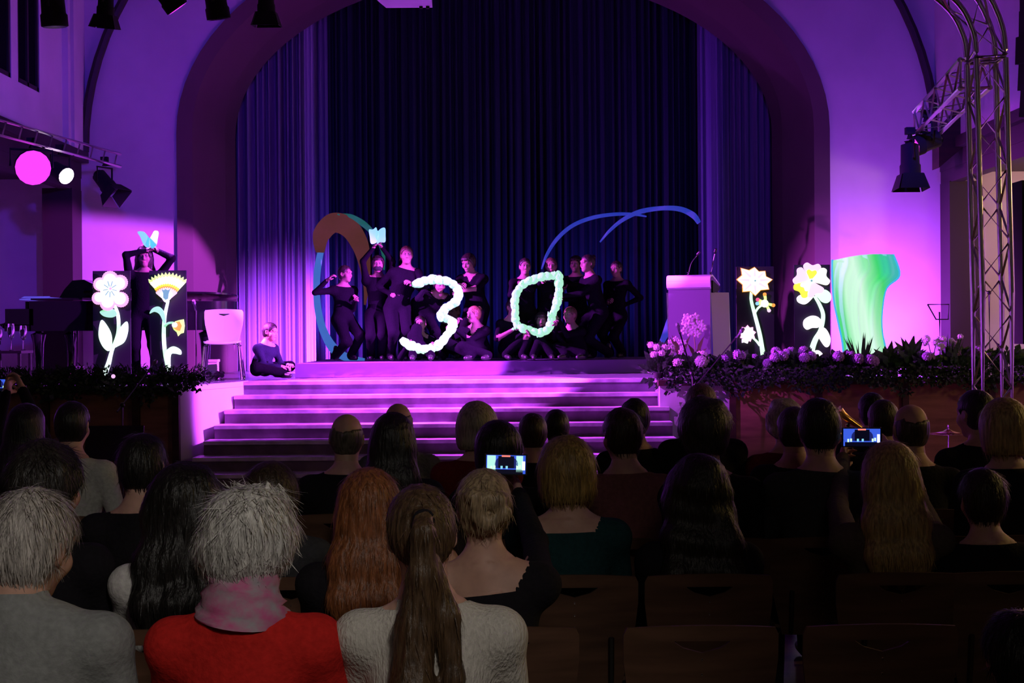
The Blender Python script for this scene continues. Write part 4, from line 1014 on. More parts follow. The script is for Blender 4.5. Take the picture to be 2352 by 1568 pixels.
# green fluorescent cloth on a pole frame
YG = 17.1
Lx = [(1911, 602), (1911, 640), (1915, 690), (1925, 740), (1935, 790), (1938, 836)]; Rx = [(2066, 632), (2036, 662), (2026, 715), (2026, 760), (2034, 800), (2040, 838)]
Lx = [(1912, 598)] + Lx; Rx = [(2052, 584)] + Rx
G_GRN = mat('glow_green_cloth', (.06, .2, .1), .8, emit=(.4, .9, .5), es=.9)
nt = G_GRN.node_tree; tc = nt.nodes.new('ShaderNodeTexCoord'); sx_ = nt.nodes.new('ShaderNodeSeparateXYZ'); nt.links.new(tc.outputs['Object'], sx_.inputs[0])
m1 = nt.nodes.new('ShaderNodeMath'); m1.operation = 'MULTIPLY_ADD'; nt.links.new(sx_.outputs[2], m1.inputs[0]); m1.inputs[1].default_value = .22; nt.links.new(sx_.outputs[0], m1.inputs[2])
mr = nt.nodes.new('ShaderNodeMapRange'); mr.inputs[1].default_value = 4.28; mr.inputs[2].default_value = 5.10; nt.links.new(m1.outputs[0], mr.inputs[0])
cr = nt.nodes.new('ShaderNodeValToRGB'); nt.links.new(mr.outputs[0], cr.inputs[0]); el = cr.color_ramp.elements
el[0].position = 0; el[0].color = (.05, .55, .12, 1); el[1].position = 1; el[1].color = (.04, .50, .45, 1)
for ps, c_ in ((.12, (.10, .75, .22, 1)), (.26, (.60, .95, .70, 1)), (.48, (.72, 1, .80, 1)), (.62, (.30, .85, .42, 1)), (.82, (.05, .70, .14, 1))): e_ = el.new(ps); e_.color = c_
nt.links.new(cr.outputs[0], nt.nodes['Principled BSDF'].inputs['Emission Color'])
P = []
nI = 36
for j in range(len(Lx)):
    row = []
    for i in range(nI + 1):
        t = i / nI; px = Lx[j][0] + (Rx[j][0] - Lx[j][0]) * t; py = Lx[j][1] + (Rx[j][1] - Lx[j][1]) * t - (6 * math.sin(PI * t) if j == 0 else 0)
        row.append(at(px, py, YG + .06 * math.sin(t * 19 + j * .35) + .03 * math.sin(t * 41 + j)))
    P.append(row)
P = [[q for q in spline([P[j][i] for j in range(len(P))], 5)] for i in range(nI + 1)]
b = MB(); b.grid(P); b.grid([[q + Vector((0, .012, 0)) for q in r_] for r_ in P[::-1]])
o = empty('glowing_cloth', at(1985, 838, YG), 'large glowing green cloth billowing beside the heart petalled flower board', 'cloth')
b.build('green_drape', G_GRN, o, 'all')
b = MB(); b.tube([Vector((at(1985, 700, YG).x, YG + .14, HS)), Vector((at(1985, 700, YG).x, YG + .14, at(1985, 596, YG).z))], .015, 8); b.build('pole', M_BLACKM, o)
b = MB(); b.tube([at(1918, 604, YG + .13), at(2048, 590, YG + .13)], .012, 8); b.build('cross_bar', M_BLACKM, o)
b = MB(); b.box((at(1985, 700, YG).x, YG + .14, HS + .012), (.40, .40, .022)); b.build('foot', M_BLACKM, o)

for row_, nm_ in ((P[0], 'left_hem'), (P[-1], 'right_hem')):
    b = MB(); b.tube([q + Vector((0, -.004, 0)) for q in row_], .012, 6); b.build(nm_, glow('glow_hem', (.05, .45, .75), .9), o)
# ------------------------------------------------------------------ grand piano
xp = -6.10; yp = 17.15; zf = HS
o = empty('grand_piano', (xp + 1.3, yp + .75, zf), 'black concert grand piano with lowered lid behind the two left flower boards', 'piano')
PL = [(0, 0), (.95, 0), (1.2, .04), (1.5, .18), (1.8, .36), (2.1, .45), (2.4, .55), (2.58, .78), (2.60, 1.05), (2.5, 1.32), (2.25, 1.47), (1.9, 1.5), (0, 1.5)]
pv = lambda q, z: Vector((xp + q[0], yp + q[1], zf + z))
CURV = [Vector((q[0], q[1], 0)) for q in PL]; CURV = [CURV[0]] + spline(CURV[1:11], 4) + CURV[11:]
b = MB(); b.prism([pv(q, .60) for q in [p for p in CURV if p.x >= .28] + [Vector((.28, 1.5, 0)), Vector((.28, 0, 0))]], (0, 0, .36)); b.build('case', M_LACQ, o)
b = MB(); b.box((xp + .14, yp + .75, zf + .64), (.32, 1.5, .08)); b.build('key_bed', M_LACQ, o)
for s_ in (.045, 1.455): b = MB(); b.box((xp + .16, yp + s_, zf + .77), (.34, .09, .20)); b.tube([(xp + .02, yp + s_, zf + .74), (xp - .06, yp + s_, zf + .66)], .045, 8); b.build('cheek_block', M_LACQ, o)
b = MB(); [b.box((xp + .08, yp + .10 + .025 * k + .012, zf + .705), (.14, .023, .03)) for k in range(52)]; c = b.build('white_keys', M_WHITE, o); c['label'] = 'row of white keys'; c['kind'] = 'stuff'
b = MB(); b.box((xp + .22, yp + .75, zf + .84), (.03, 1.32, .24)); b.build('fall_board', M_LACQ, o)
hz = lambda q: .985 + .10 * (1.5 - q[1]) / 1.5
b = MB(); b.prism([pv(q, hz(q)) for q in [p for p in CURV if p.x >= .9] + [Vector((.9, 1.5, 0))]], (0, 0, .022)); b.build('lid', M_LACQ, o)
b = MB(); b.prism([pv(q, .975) for q in ((.30, 0), (.92, 0), (.92, 1.5), (.30, 1.5))], (0, 0, .02)); b.build('front_lid', M_LACQ, o)
b = MB(); md = [(.55, .12), (.62, .12), (.72, .2), (.85, .2)]; b.prism([Vector((xp + .62, yp + .08, zf + 1.0)), Vector((xp + 1.02, yp + .08, zf + 1.0)), Vector((xp + 1.02, yp + .08, zf + 1.17)), Vector((xp + .92, yp + .08, zf + 1.22)), Vector((xp + .78, yp + .08, zf + 1.21)), Vector((xp + .68, yp + .08, zf + 1.10))], (0, 1.2, 0)); b.build('music_desk', M_LACQ, o)
for q in ((.35, .12), (.35, 1.38), (2.2, .95)):
    b = MB(); c = pv(q, 0); b.tube([c + Vector((0, 0, .62)), c + Vector((0, 0, .56)), c + Vector((0, 0, .45)), c + Vector((0, 0, .10)), c + Vector((0, 0, .07))], [.09, .09, .065, .05, .06], 10); b.build('leg', M_LACQ, o)
    b = MB(); b.tube([c + Vector((-.02, 0, .035)), c + Vector((.02, 0, .035))], .035, 12); b.build('caster', M_BRASS, o)
b = MB(); c = pv((.6, .75), 0)
for s_ in (-.1, .1): b.tube([c + Vector((0, s_, .60)), c + Vector((0, s_ * .8, .12))], .015, 6)
b.box(c + Vector((0, 0, .12)), (.12, .36, .08)); b.build('pedal_lyre', M_LACQ, o)
b = MB(); [b.box(c + Vector((-.10, s_, .09)), (.14, .03, .012)) for s_ in (-.08, 0, .08)]; b.build('pedals', M_BRASS, o)
p = at(78, 682, 17.4); b = MB(); b.box((p.x, yp + .5, zf + 1.0), (.36, .5, .012), Matrix.Rotation(-.06, 3, 'Y')); b.add([Vector((p.x - .18, yp + .3, zf + 1.007)), Vector((p.x + .18, yp + .3, zf + 1.007)), Vector((p.x + .16, yp + .36, zf + 1.03)), Vector((p.x - .16, yp + .36, zf + 1.03))], [(0, 1, 2, 3)]); tag(b.build('sheet_music', M_SHEET), 'white sheet music lying on the keyboard end of the grand piano', 'sheet music')
# bench at the keyboard
o = empty('piano_bench', (-6.75, 17.9, HS), 'black piano bench at the keyboard end of the grand piano', 'bench')
b = MB(); b.box((-6.75, 17.9, HS + .48), (.36, .75, .09)); b.build('seat', M_BLACKM, o)
for sx in (-.13, .13):
    for sy in (-.3, .3): b = MB(); b.box((-6.75 + sx, 17.9 + sy, HS + .218), (.05, .05, .43)); b.build('leg', M_BLACKM, o)

# side table with glasses at the far left
ts = at(22, 862, 15.9); o = empty('side_table', (ts.x, 15.9, HS), 'small black side table with glasses at the far left of the stage', 'table'); zt = at(22, 805, 15.9).z
b = MB(); b.box((ts.x, 15.9, zt - .015), (.40, .40, .03)); b.build('table_top', M_BLACKM, o)
for sx in (-1, 1):
    for sy in (-1, 1): b = MB(); b.box((ts.x + sx * .17, 15.9 + sy * .17, (HS + zt - .03) / 2), (.03, .03, zt - .03 - HS)); b.build('leg', M_BLACKM, o)
for k, (dx, hh_) in enumerate(((-.10, .24), (.02, .30), (.14, .28))):
    o = empty('wine_glass', (ts.x + dx, 15.85 + .05 * k, zt), ('stemmed glass standing leftmost on the small side table', 'tall stemmed glass in the middle of the small side table', 'stemmed glass standing rightmost on the small side table')[k], 'glass', 'glasses on the side table'); b = MB(); c = Vector((ts.x + dx, 15.85 + .05 * k, zt))
    b.tube([c, c + Vector((0, 0, .006)), c + Vector((0, 0, .012)), c + Vector((0, 0, hh_ * .4)), c + Vector((0, 0, hh_ * .5)), c + Vector((0, 0, hh_ * .75)), c + Vector((0, 0, hh_))], [.035, .035, .006, .005, .028, .042, .034], 12); b.build('bowl_and_stem', M_GLASS, o)

# white chairs on the stage, microphone stand, small pots on the floor
wc = at(520, 866, 17.2)
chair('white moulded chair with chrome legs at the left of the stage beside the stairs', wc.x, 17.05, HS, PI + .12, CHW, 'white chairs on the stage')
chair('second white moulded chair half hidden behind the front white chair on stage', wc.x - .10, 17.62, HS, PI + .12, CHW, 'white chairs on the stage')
ms = at(451, 864, 16.9)
def mic_stand(label, base, top, boom=None, name='microphone_stand', mic=True):
    base, top = Vector(base), Vector(top); o = empty(name, base, label, 'microphone stand', 'microphone stands')
    b = MB(); b.tube([base + Vector((0, 0, .04)), Vector((base.x, base.y, top.z)) if boom is None else top], .012, 8); b.build('pole', M_BLACKP, o)
    for k in range(3):
        a = k * 2.094 + .5; b = MB(); b.tube([base + Vector((0, 0, .10)), base + Vector((.26 * math.cos(a), .26 * math.sin(a), .012))], .009, 6); b.build('leg', M_BLACKP, o)
    e = top
    if boom is not None:
        bo = Vector(boom); b = MB(); b.tube([top - (bo - top) * .18, bo], .009, 6); b.build('boom_arm', M_BLACKP, o); e = bo
        b = MB(); b.ell(top, .025); b.build('boom_joint', M_BLACKP, o)
    if mic: d = ((boom - top) if boom is not None else Vector((0, -.7, .7))).normalized(); b = MB(); b.tube([e, e + d * .11, e + d * .115, e + d * .16], [.013, .016, .024, .018], 10); b.build('microphone', mat('mic_metal', (.25, .25, .27), .4, metal=.6), o)
    return o
mic_stand('straight microphone stand standing between the yellow flower board and the white chair', (ms.x, 16.9, HS), (ms.x, 16.9, at(451, 712, 16.9).z))
for k, (px, rr, nm) in enumerate(((466, .035, 'first'), (478, .04, 'second'), (497, .045, 'third'), (508, .035, 'fourth'))):
    p = at(px, 865, 16.75); o = empty('floor_spot', (p.x, 16.75 + .02 * k, HS), '%s small black floor lamp from the left in front of the white chair' % nm, 'lamp', 'small floor lamps'); c = Vector((p.x, 16.75 + .02 * k, HS))
    b = MB(); b.tube([c, c + Vector((0, 0, .012))], rr, 12); b.tube([c, c + Vector((0, 0, .05))], .008, 6); b.build('base', M_BLACKP, o)
    b = MB(); b.tube([c + Vector((0, -.03, .06)), c + Vector((0, .03, .09))], [rr * .9, rr * .6], 12); b.build('head', M_BLACKP, o)
p = at(488, 846, 17.9); b = MB(); b.box((p.x, 17.9, HS + .10), (.14, .12, .20)); b.box((p.x, 17.9, HS + .215), (.16, .14, .03)); tag(b.build('white_box', M_WHITE), 'small white box on the stage floor behind the white chair', 'box')

# ------------------------------------------------------------------ lectern
YL_ = 16.35; xl0 = at(1548, 700, YL_).x; xl1 = at(1646, 700, YL_).x; cxl = (xl0 + xl1) / 2; wl_ = xl1 - xl0
o = empty('lectern', (cxl, YL_ + .2, HS), 'lectern with curved metallic top and pale side wings right of the stairs', 'lectern')
zt = at(1597, 632, YL_).z; zb_ = at(1597, 658, YL_).z
b = MB(); b.box((cxl, YL_ + .02, (HS + zb_) / 2), (wl_, .04, zb_ - HS)); b.build('front_panel', M_GREY, o)
b = MB(); prof = [(.0, zb_ - .01), (-.035, zb_ + .01), (-.05, (zb_ + zt) / 2), (-.035, zt - .015), (.0, zt), (.10, zt + .008), (.50, zt - .09)]
b.grid([[Vector((x, YL_ + y, z)) for y, z in prof] for x in (xl0 - .01, xl1 + .01)]); b.grid([[Vector((x, YL_ + y, z - .02)) for y, z in prof] for x in (xl1 + .01, xl0 - .01)])
for x in (xl0 - .01, xl1 + .01): b.add([Vector((x, YL_ + y, z)) for y, z in prof] + [Vector((x, YL_ + y, z - .02)) for y, z in prof], [(i, i + 1, i + 1 + len(prof), i + len(prof)) for i in range(len(prof) - 1)])
b.build('curved_top', mat('lectern_satin', (.60, .55, .62), .35, metal=.3), o, True)
for x, s_ in ((xl0 + .03, -1), (xl1 - .0, 1)):
    b = MB(); b.prism([Vector((x, YL_ + .06, zt - .06)), Vector((x, YL_ + .50, zt - .13)), Vector((x, YL_ + .30, zt - .20)), Vector((x, YL_ + .06, zt - .20))], (.02 * s_, 0, 0)); b.build('bracket', M_BLACKM, o)
for px0, px1 in ((1542, 1549), (1646, 1676)):
    za = at(px0, 672, YL_ + .2).z; a, c = at(px0, 700, YL_ + .12).x, at(px1, 700, YL_ + .2).x
    b = MB(); P = [Vector((a, YL_ + .10, HS)), Vector((c, YL_ + .30, HS)), Vector((c, YL_ + .32, HS)), Vector((a, YL_ + .12, HS))]; sk = Vector((-.03, 0, za - HS)); b.hexa(P, [q + sk for q in P]); b.build('side_wing', mat('wing_pale', (.62, .62, .68), .45), o)
b = MB(); b.box((cxl, YL_ + .25, HS + .015), (wl_ + .1, .5, .03)); b.build('base', M_GREY, o)
LECT = o; o.rotation_euler = (0, 0, math.radians(-20))
for px, dx, pt_ in ((1581, 0, (1600, 587)), (1632, 1, (1642, 582))):
    p = at(px, 631, YL_ + .10); q = at(*pt_, YL_ + .02); mid_ = at(px + (6 if not dx else 5), 605, YL_ + .08); qq = spline([p, mid_, q], 6)
    mo = empty('gooseneck_microphone', p, ('left gooseneck microphone on the lectern with tip bent to the right', 'right gooseneck microphone standing on the lectern')[dx], 'microphone', 'lectern microphones')
    b = MB(); b.tube([p, p + Vector((0, 0, .03))], .022, 10); b.build('socket', M_BLACKP, mo); b = MB(); b.tube(qq, .006, 6); b.build('gooseneck', M_CHROME, mo)
    d = (qq[-1] - qq[-2]).normalized(); b = MB(); b.tube([qq[-1], qq[-1] + d * .02, qq[-1] + d * .06], [.010, .017, .014], 10); b.build('microphone_head', M_BLACKP, mo)

# microphone stands in the orchestra area in front of the podium
def floorat(px, Y): return Vector((at(px, 900, Y).x, Y, 0))
p = floorat(1585, 14.9); mic_stand('boom microphone stand leaning over the flowers in front of the lectern', p, at(1598, 885, 14.9), at(1690, 776, 15.3))
p = floorat(1600, 15.2); mic_stand('thin microphone stand rising in front of the lectern with its head at the left wing', p, at(1590, 858, 15.1), at(1562, 765, 15.6))
p = floorat(280, 13.8); mic_stand('dark boom stand in front of the left podium panels', p, at(281, 930, 13.8), at(345, 846, 14.4))
def music_stand(label, base, deskc, wd=.5, hh_=.32, yaw=0, wire=False):
    base, c = Vector(base), Vector(deskc); o = empty('music_stand', base, label, 'music stand', 'music stands'); b = MB(); b.tube([base + Vector((0, 0, .10)), c], .011, 8); b.build('pole', M_BLACKP, o)
    for k in range(3): a = k * 2.094 + .3; b = MB(); b.tube([base + Vector((0, 0, .22)), base + Vector((.27 * math.cos(a), .27 * math.sin(a), .012))], .009, 6); b.build('leg', M_BLACKP, o)
    R = Matrix.Rotation(yaw, 3, 'Z') @ Matrix.Rotation(-.3, 3, 'X'); b = MB()
    if wire:
        q = [c + R @ Vector((x, 0, z)) for x, z in ((-wd / 2, hh_ / 2), (wd / 2, hh_ / 2), (wd / 2 - .04, -hh_ / 2), (-wd / 2 + .08, -hh_ / 2))]; b.tube(q + [q[0]], .008, 6)
    else: b.box(c, (wd, .012, hh_), R); b.box(c + R @ Vector((0, -.03, -hh_ / 2)), (wd, .06, .012), R)
    b.build('desk', M_BLACKP, o); return o
p = floorat(262, 13.6); music_stand('black music stand with flat desk in front of the left podium', p, at(262, 1003, 13.6) + Vector((0, 0, -.06)), .55, .34, 0)
p = at(2160, 840, 17.2); music_stand('wire music stand on stage in front of the right column', (p.x, 17.2, HS), at(2158, 716, 17.2), .28, .19, .2, True)
p = at(2274, 838, 16.6); mic_stand('tall black microphone stand on the podium behind the truss tower', (p.x, 16.6, HS), at(2272, 672, 16.6), at(2262, 666, 16.5))
# cymbal and brass horn in the orchestra area
p = floorat(2178, 13.2); o = empty('cymbal', p, 'cymbal on a thin stand in front of the right podium panels', 'cymbal'); c = at(2178, 993, 13.2)
b = MB(); b.tube([c + Vector((0, 0, -.012)), c, c + Vector((0, 0, .012)), c + Vector((0, 0, .03))], [.20, .12, .05, .02], 24); b.build('disc', M_BRASS, o)
b = MB(); b.tube([p + Vector((0, 0, .15)), c + Vector((0, 0, .07))], .010, 8); b.build('pole', M_CHROME, o)
for k in range(3): a = k * 2.094; b = MB(); b.tube([p + Vector((0, 0, .32)), p + Vector((.25 * math.cos(a), .25 * math.sin(a), .012))], .010, 6); b.build('leg', M_CHROME, o)
b = MB(); b.tube([c + Vector((0, 0, .03)), c + Vector((0, 0, .05))], .018, 8); b.build('wing_nut', M_BLACKP, o)
q0, q1 = at(1922, 944, 11.5), at(1968, 976, 11.5); p = floorat(1945, 11.5)
o = empty('brass_horn', p, 'gold brass horn on a stand glinting behind the filming phone', 'horn'); b = MB(); d = (q1 - q0).normalized(); b.tube([q0, q0 + d * .02, q0 + d * .06, q0 + d * .12, q1, q1 + d * .05], [.055, .050, .035, .026, .022, .020], 14, False); b.build('bell', M_BRASS, o)
b = MB(); u_ = Vector((0, 0, -1)); b.tube(spline([q1 + d * .04, q1 + d * .08 + u_ * .06, q1 + u_ * .14, q0 + u_ * .16, q0 + u_ * .08 + d * .02], 5), .012, 8); b.build('tubing', M_BRASS, o)
for k in range(3): b = MB(); e = q0.lerp(q1, .5 + .16 * k) + u_ * .05; b.tube([e, e + u_ * .10], .014, 8); b.build('valve', M_BRASS, o)
b = MB(); b.tube([p + Vector((0, 0, .02)), q0.lerp(q1, .6)], .010, 6); b.build('stand', M_BLACKP, o)

# ------------------------------------------------------------------ plants along the podium edges
def leafquad(b, base, tip, wd, bend=.15, nrm=None):
    base, tip = Vector(base), Vector(tip); d = tip - base; s_ = d.cross(Vector((0, -1, .3)) if nrm is None else nrm); s_ = s_.normalized() * wd / 2 if s_.length > 1e-6 else Vector((wd / 2, 0, 0)); md = base + d * .45 + Vector((0, 0, d.length * bend))
    b.add([base, md - s_, md + Vector((0, 0, -wd * .12)), md + s_, tip], [(0, 1, 2), (0, 2, 3), (1, 4, 2), (2, 4, 3)])
def plant(kind, label, px, Y, h, wd, seed, flower=None, name='potted_plant', group=None, leafm=None, dz=0):
    r = random.Random(seed); p = at(px, 850, Y); base = Vector((p.x, Y, HS + dz)); o = empty(name, base, label, 'plant', group)
    b = MB(); b.tube([base, base + Vector((0, 0, .02)), base + Vector((0, 0, .08))], [wd * .13, wd * .14, wd * .17], 12); b.build('pot', M_POT, o)
    b = MB(); z0 = .08
    if kind == 'bush':
        for k in range(150):
            a, e = r.uniform(0, 6.28), r.uniform(-.25, 1.3); R_ = r.uniform(.5, 1.05); q = base + Vector((wd / 2 * R_ * math.cos(a) * math.cos(e * .8), wd / 2 * R_ * math.sin(a) * math.cos(e * .8) * .7, z0 + (h - z0) * R_ * math.sin(e) - (.14 * R_ if e < .1 and math.sin(a) < 0 else 0))); dd = (q - base - Vector((0, 0, .05))).normalized() * r.uniform(.07, .13); leafquad(b, q - dd * .4, q + dd * .6, r.uniform(.04, .065))
    if kind == 'blade':
        for k in range(34):
            a = r.uniform(0, 6.28); l = r.uniform(.5, 1.05) * h; tl = r.uniform(.05, .45); leafquad(b, base + Vector((.04 * math.cos(a), .03 * math.sin(a), z0)), base + Vector((tl * wd * math.cos(a), tl * wd * math.sin(a) * .6, l)), r.uniform(.018, .03), .08)
    if kind == 'broad':
        for k in range(26):
            a = k * 2.4; e = .25 + 1.1 * k / 26; l = h * r.uniform(.55, .9); q0 = base + Vector((0, 0, z0 + h * .25 * k / 26)); leafquad(b, q0, q0 + Vector((l * math.cos(a) * math.cos(e), l * math.sin(a) * math.cos(e) * .6, l * math.sin(e))), r.uniform(.06, .10), .12)
    if kind == 'fir':
        for k in range(420):
            a = r.uniform(0, 6.28); z = r.uniform(0, 1); rr = wd / 2 * (1.15 - .6 * z) * r.uniform(.3, 1); q = base + Vector((rr * math.cos(a) * 1.2, rr * math.sin(a) * .7, .02 + h * z * r.uniform(.6, 1) - (.12 * r.random() if math.sin(a) < -.3 and z < .5 else 0))); leafquad(b, q, q + Vector((math.cos(a) * .05, math.sin(a) * .03, r.uniform(-.02, .06))), .012)
    if kind == 'orchid':
        for k in range(6): a = k * 1.05; leafquad(b, base + Vector((0, 0, z0)), base + Vector((.18 * math.cos(a), .12 * math.sin(a), .16)), .05, .3)
        for s_ in (-1, 1):
            b.tube(spline([base + Vector((0, 0, z0)), base + Vector((.02 * s_, 0, h * .6)), base + Vector((.06 * s_, 0, h * .95)), base + Vector((.16 * s_, -.02, h * .93))], 4), .005, 5)
    c = b.build('foliage', leafm or M_LEAF, o, False); c['kind'] = 'stuff'
    if flower:
        fm, nf, fr, spread = flower
        for k in range(nf):
            a = r.uniform(0, 6.28); q = base + Vector((spread * wd * .5 * math.cos(a) * r.uniform(.2, 1), -.10 * wd + spread * wd * .3 * math.sin(a), h * r.uniform(.72, 1.02))); b = MB()
            nn = 46 if fr > .045 else 14
            for j in range(nn):       # florets on a ball
                t = j / nn; ph = j * 2.399; zz = 1 - 1.7 * t; rr = math.sqrt(max(0, 1 - zz * zz)); nv_ = Vector((rr * math.cos(ph), rr * math.sin(ph), zz)); u_, v_, _ = basis(nv_); c_ = q + nv_ * fr; fl = fr * (.42 if nn > 20 else .6)
                for g in range(4):
                    a_ = g * PI / 2 + j; t1 = u_ * math.cos(a_) + v_ * math.sin(a_); t2 = v_ * math.cos(a_) - u_ * math.sin(a_); b.add([c_, c_ + t1 * fl * .6 + t2 * fl * .4, c_ + t1 * fl + nv_ * fl * .15, c_ + t1 * fl * .6 - t2 * fl * .4], [(0, 1, 2, 3)])
            b.ell(q, fr * .9, None, 8, 6); b.build('flower_head', fm, o, False)
    return o
GR = 'plants along the right podium edge'; GL_ = 'dark evergreens along the left podium edge'
RP = [('bush', 'tall loose pink flowers spilling over the stage edge at the top of the stairs', 1512, 15.80, .36, .30, (M_FLP, 9, .035, 1.0)),
      ('bush', 'violet flowering plant just left of the lectern foot', 1545, 15.85, .22, .30, (M_FLV, 5, .06, .8)),
      ('bush', 'pink hydrangea low in front of the middle of the lectern', 1583, 15.82, .22, .30, (M_FLP, 6, .045, .9)),
      ('bush', 'pale pink hydrangea in front of the right half of the lectern', 1612, 15.85, .24, .28, (M_FLP, 4, .07, .7)),
      ('bush', 'dark leafy plant below the right wing of the lectern', 1655, 15.85, .22, .32, (M_FLV, 2, .045, .8)),
      ('bush', 'violet and white flowers at the foot of the star flower board', 1693, 15.85, .26, .30, (M_FLV, 6, .045, 1.)),
      ('bush', 'low bush with few flowers under the stem of the star flower', 1735, 15.85, .22, .30, (M_FLV, 3, .05, .9)),
      ('bush', 'violet hydrangea between the star board and the dark gap', 1782, 15.85, .27, .32, (M_FLV, 5, .055, .9)),
      ('bush', 'pale violet hydrangea left of the heart petalled flower stem', 1836, 15.85, .28, .30, (M_FLV, 5, .055, .8)),
      ('bush', 'dark green bush under the heart petalled flower stem', 1880, 15.88, .22, .30, None),
      ('bush', 'violet bush at the left foot of the glowing green cloth', 1925, 15.88, .26, .30, (M_FLV, 3, .06, .8)),
      ('blade', 'tall bladed grass plant in front of the glowing green cloth', 1978, 15.95, .46, .62, None),
      ('bush', 'broad violet hydrangea below the glowing green cloth', 1985, 15.82, .22, .32, (M_FLV, 5, .06, .9)),
      ('broad', 'dark broad leaved plant at the right foot of the glowing green cloth', 2042, 15.9, .32, .40, None),
      ('broad', 'spreading dark leaved plant against the bright pink wall', 2092, 15.9, .36, .45, None),
      ('bush', 'dim violet bush left of the white orchids', 2125, 15.85, .22, .30, (M_FLV, 3, .05, .8)),
      ('orchid', 'white orchids against the bright pink wall', 2142, 16.0, .40, .42, (M_FLW, 8, .035, .5)),
      ('blade', 'tall plant with pale tips in front of the right column', 2182, 15.9, .46, .34, (M_FLW, 3, .03, .7)),
      ('bush', 'leafy dark bush just left of the truss tower', 2205, 15.85, .30, .36, (M_FLV, 3, .04, .9)),
      ('bush', 'leafy bush seen through the truss tower', 2262, 15.9, .28, .36, (M_FLV, 3, .045, .9)),
      ('bush', 'tall bush right of the truss tower beside the loudspeaker', 2318, 15.9, .32, .36, None)]
for i, (k_, lb, px, Y, h_, w_, fl) in enumerate(RP): plant(k_, lb, px, Y - .02, h_ * 1.08, w_ * 1.18, 20 + i, fl, group=GR)
LN = ['leftmost evergreen clump on the left podium edge under the raised phone', 'evergreen clump in front of the side table', 'evergreen clump below the keyboard of the grand piano', 'evergreen clump below the piano pedals', 'evergreen clump just left of the white flower board', 'evergreen clump under the stem of the white glowing flower', 'evergreen clump between the two left flower boards', 'evergreen clump under the left half of the yellow flower board', 'evergreen clump under the right half of the yellow flower board', 'last evergreen clump before the pale coping of the curved wall']
for i, px in enumerate((20, 68, 116, 160, 202, 248, 300, 352, 398, 440)): plant('fir', LN[i], px, 15.12 if i < 9 else 15.42, .19, .42, 60 + i, None, 'evergreen_clump', GL_, M_LEAFD)
def garland(label, xa, xb, Y, seed, n, mt, dark):
    r = random.Random(seed); o = empty('garland', (xa, Y, HS), label, 'garland'); b = MB()
    for k in range(n):
        x = r.uniform(xa, xb); t = r.random(); dz = .05 * math.sin(x * 7) + .03 * math.sin(x * 17 + 1); q = Vector((x, Y + .06 - .16 * t, HS + .09 - .20 * t * t + dz * t)); d = Vector((r.uniform(-.06, .06), r.uniform(-.06, .0), r.uniform(-.05, .05)))
        leafquad(b, q, q + d, r.uniform(.02, .05))
    c = b.build('foliage', mt, o, False); c['kind'] = 'stuff'
garland('leafy garland trailing along the top edge of the right podium front', 1.68, 6.6, YR - .09, 5, 3600, M_LEAFD, 0)
garland('dark leafy garland trailing along the top edge of the left podium front', -7.2, e0.x + .25, YL - .09, 6, 2600, M_LEAFD, 1)
p = at(262, 866, 14.86); b = MB(); b.ell(p + Vector((0, -.03, .01)), .022); o = tag(b.build('bauble', glow('glow_bauble', (1.0, .55, 1.0), 1.0)), 'small pink glowing ball in the garland under the white flower board', 'light')
# two hydrangea stems in vases before the lectern
def bouquet(label, px, py, Y, fr, n, hgt, seed):
    r = random.Random(seed); q = at(px, py, Y); base = Vector((q.x + .03, Y, HS)); o = empty('flower_vase', base, label, 'flowers', 'pink flowers before the lectern')
    b = MB(); b.tube([base, base + Vector((0, 0, .05)), base + Vector((0, 0, .16)), base + Vector((0, 0, .22))], [.045, .06, .045, .05], 12); b.build('vase', M_GREY, o)
    for k in range(n):
        a = r.uniform(0, 6.28); c_ = q + Vector((fr * 1.1 * math.cos(k * 2.4) * math.sqrt(k / n), r.uniform(-.03, .03), fr * 1.1 * math.sin(k * 2.4) * math.sqrt(k / n))); b = MB()
        for j in range(5):
            a_ = j * 1.2566 + k; R_ = Matrix.Rotation(a_, 3, 'Y'); b.ell(c_ + R_ @ Vector((fr * .20, 0, 0)), (fr * .22, fr * .08, fr * .15), R_, 8, 5)
        b.build('blossom', M_FLP, o)
    b = MB(); b.tube([base + Vector((0, 0, .2)), base.lerp(q, .6) + Vector((.01, 0, 0)), q], .007, 6)
    for k in range(4): leafquad(b, base + Vector((0, 0, .2)), base + Vector((r.uniform(-.16, .16), r.uniform(-.03, .03), r.uniform(.32, .5))), .045)
    c = b.build('stems_and_leaves', mat('pale_leaf', (.16, .15, .06), .6), o, False)
bouquet('large pink blossom cluster on a tall stem in front of the lectern', 1592, 748, 16.05, .115, 15, .5, 3)
bouquet('smaller pink blossom cluster at the left wing of the lectern', 1556, 792, 16.0, .085, 11, .3, 5)
# ------------------------------------------------------------------ performers
SB = ('stageblack', 'stageblack', 'stageskin', 'shoe')
def perf(label, Y, head, pelvis, yaw, hands, feet, zf=DZ, S=.93, hdy=0, pdy=0, handdy=-.18, feetdy=0, **kw):
    hd = at(*head, Y + hdy); pv_ = at(*pelvis, Y + pdy)
    hs_ = [at(h[0], h[1], Y + (h[2] if len(h) > 2 else handdy)) for h in hands]
    ft = []
    for q in feet:
        yy = Y + (q[2] if len(q) > 2 else feetdy); x = at(q[0], 820, yy).x; ft.append(Vector((x, yy, zf + .012)))
    for kk in ('ehint', 'khint'):      # given image left, image right
        if kw.get(kk) and abs(yaw) < 90: kw[kk] = kw[kk][::-1]
    kw.setdefault('cols', SB); kw.setdefault('group', 'black clad performers on the stage')
    return human(label, hd, pv_, yaw, hs_, ft, S, .0145, .0085, folds=.004, strands=250, **kw)
DK = (.02, .014, .012); BR = (.09, .05, .03)
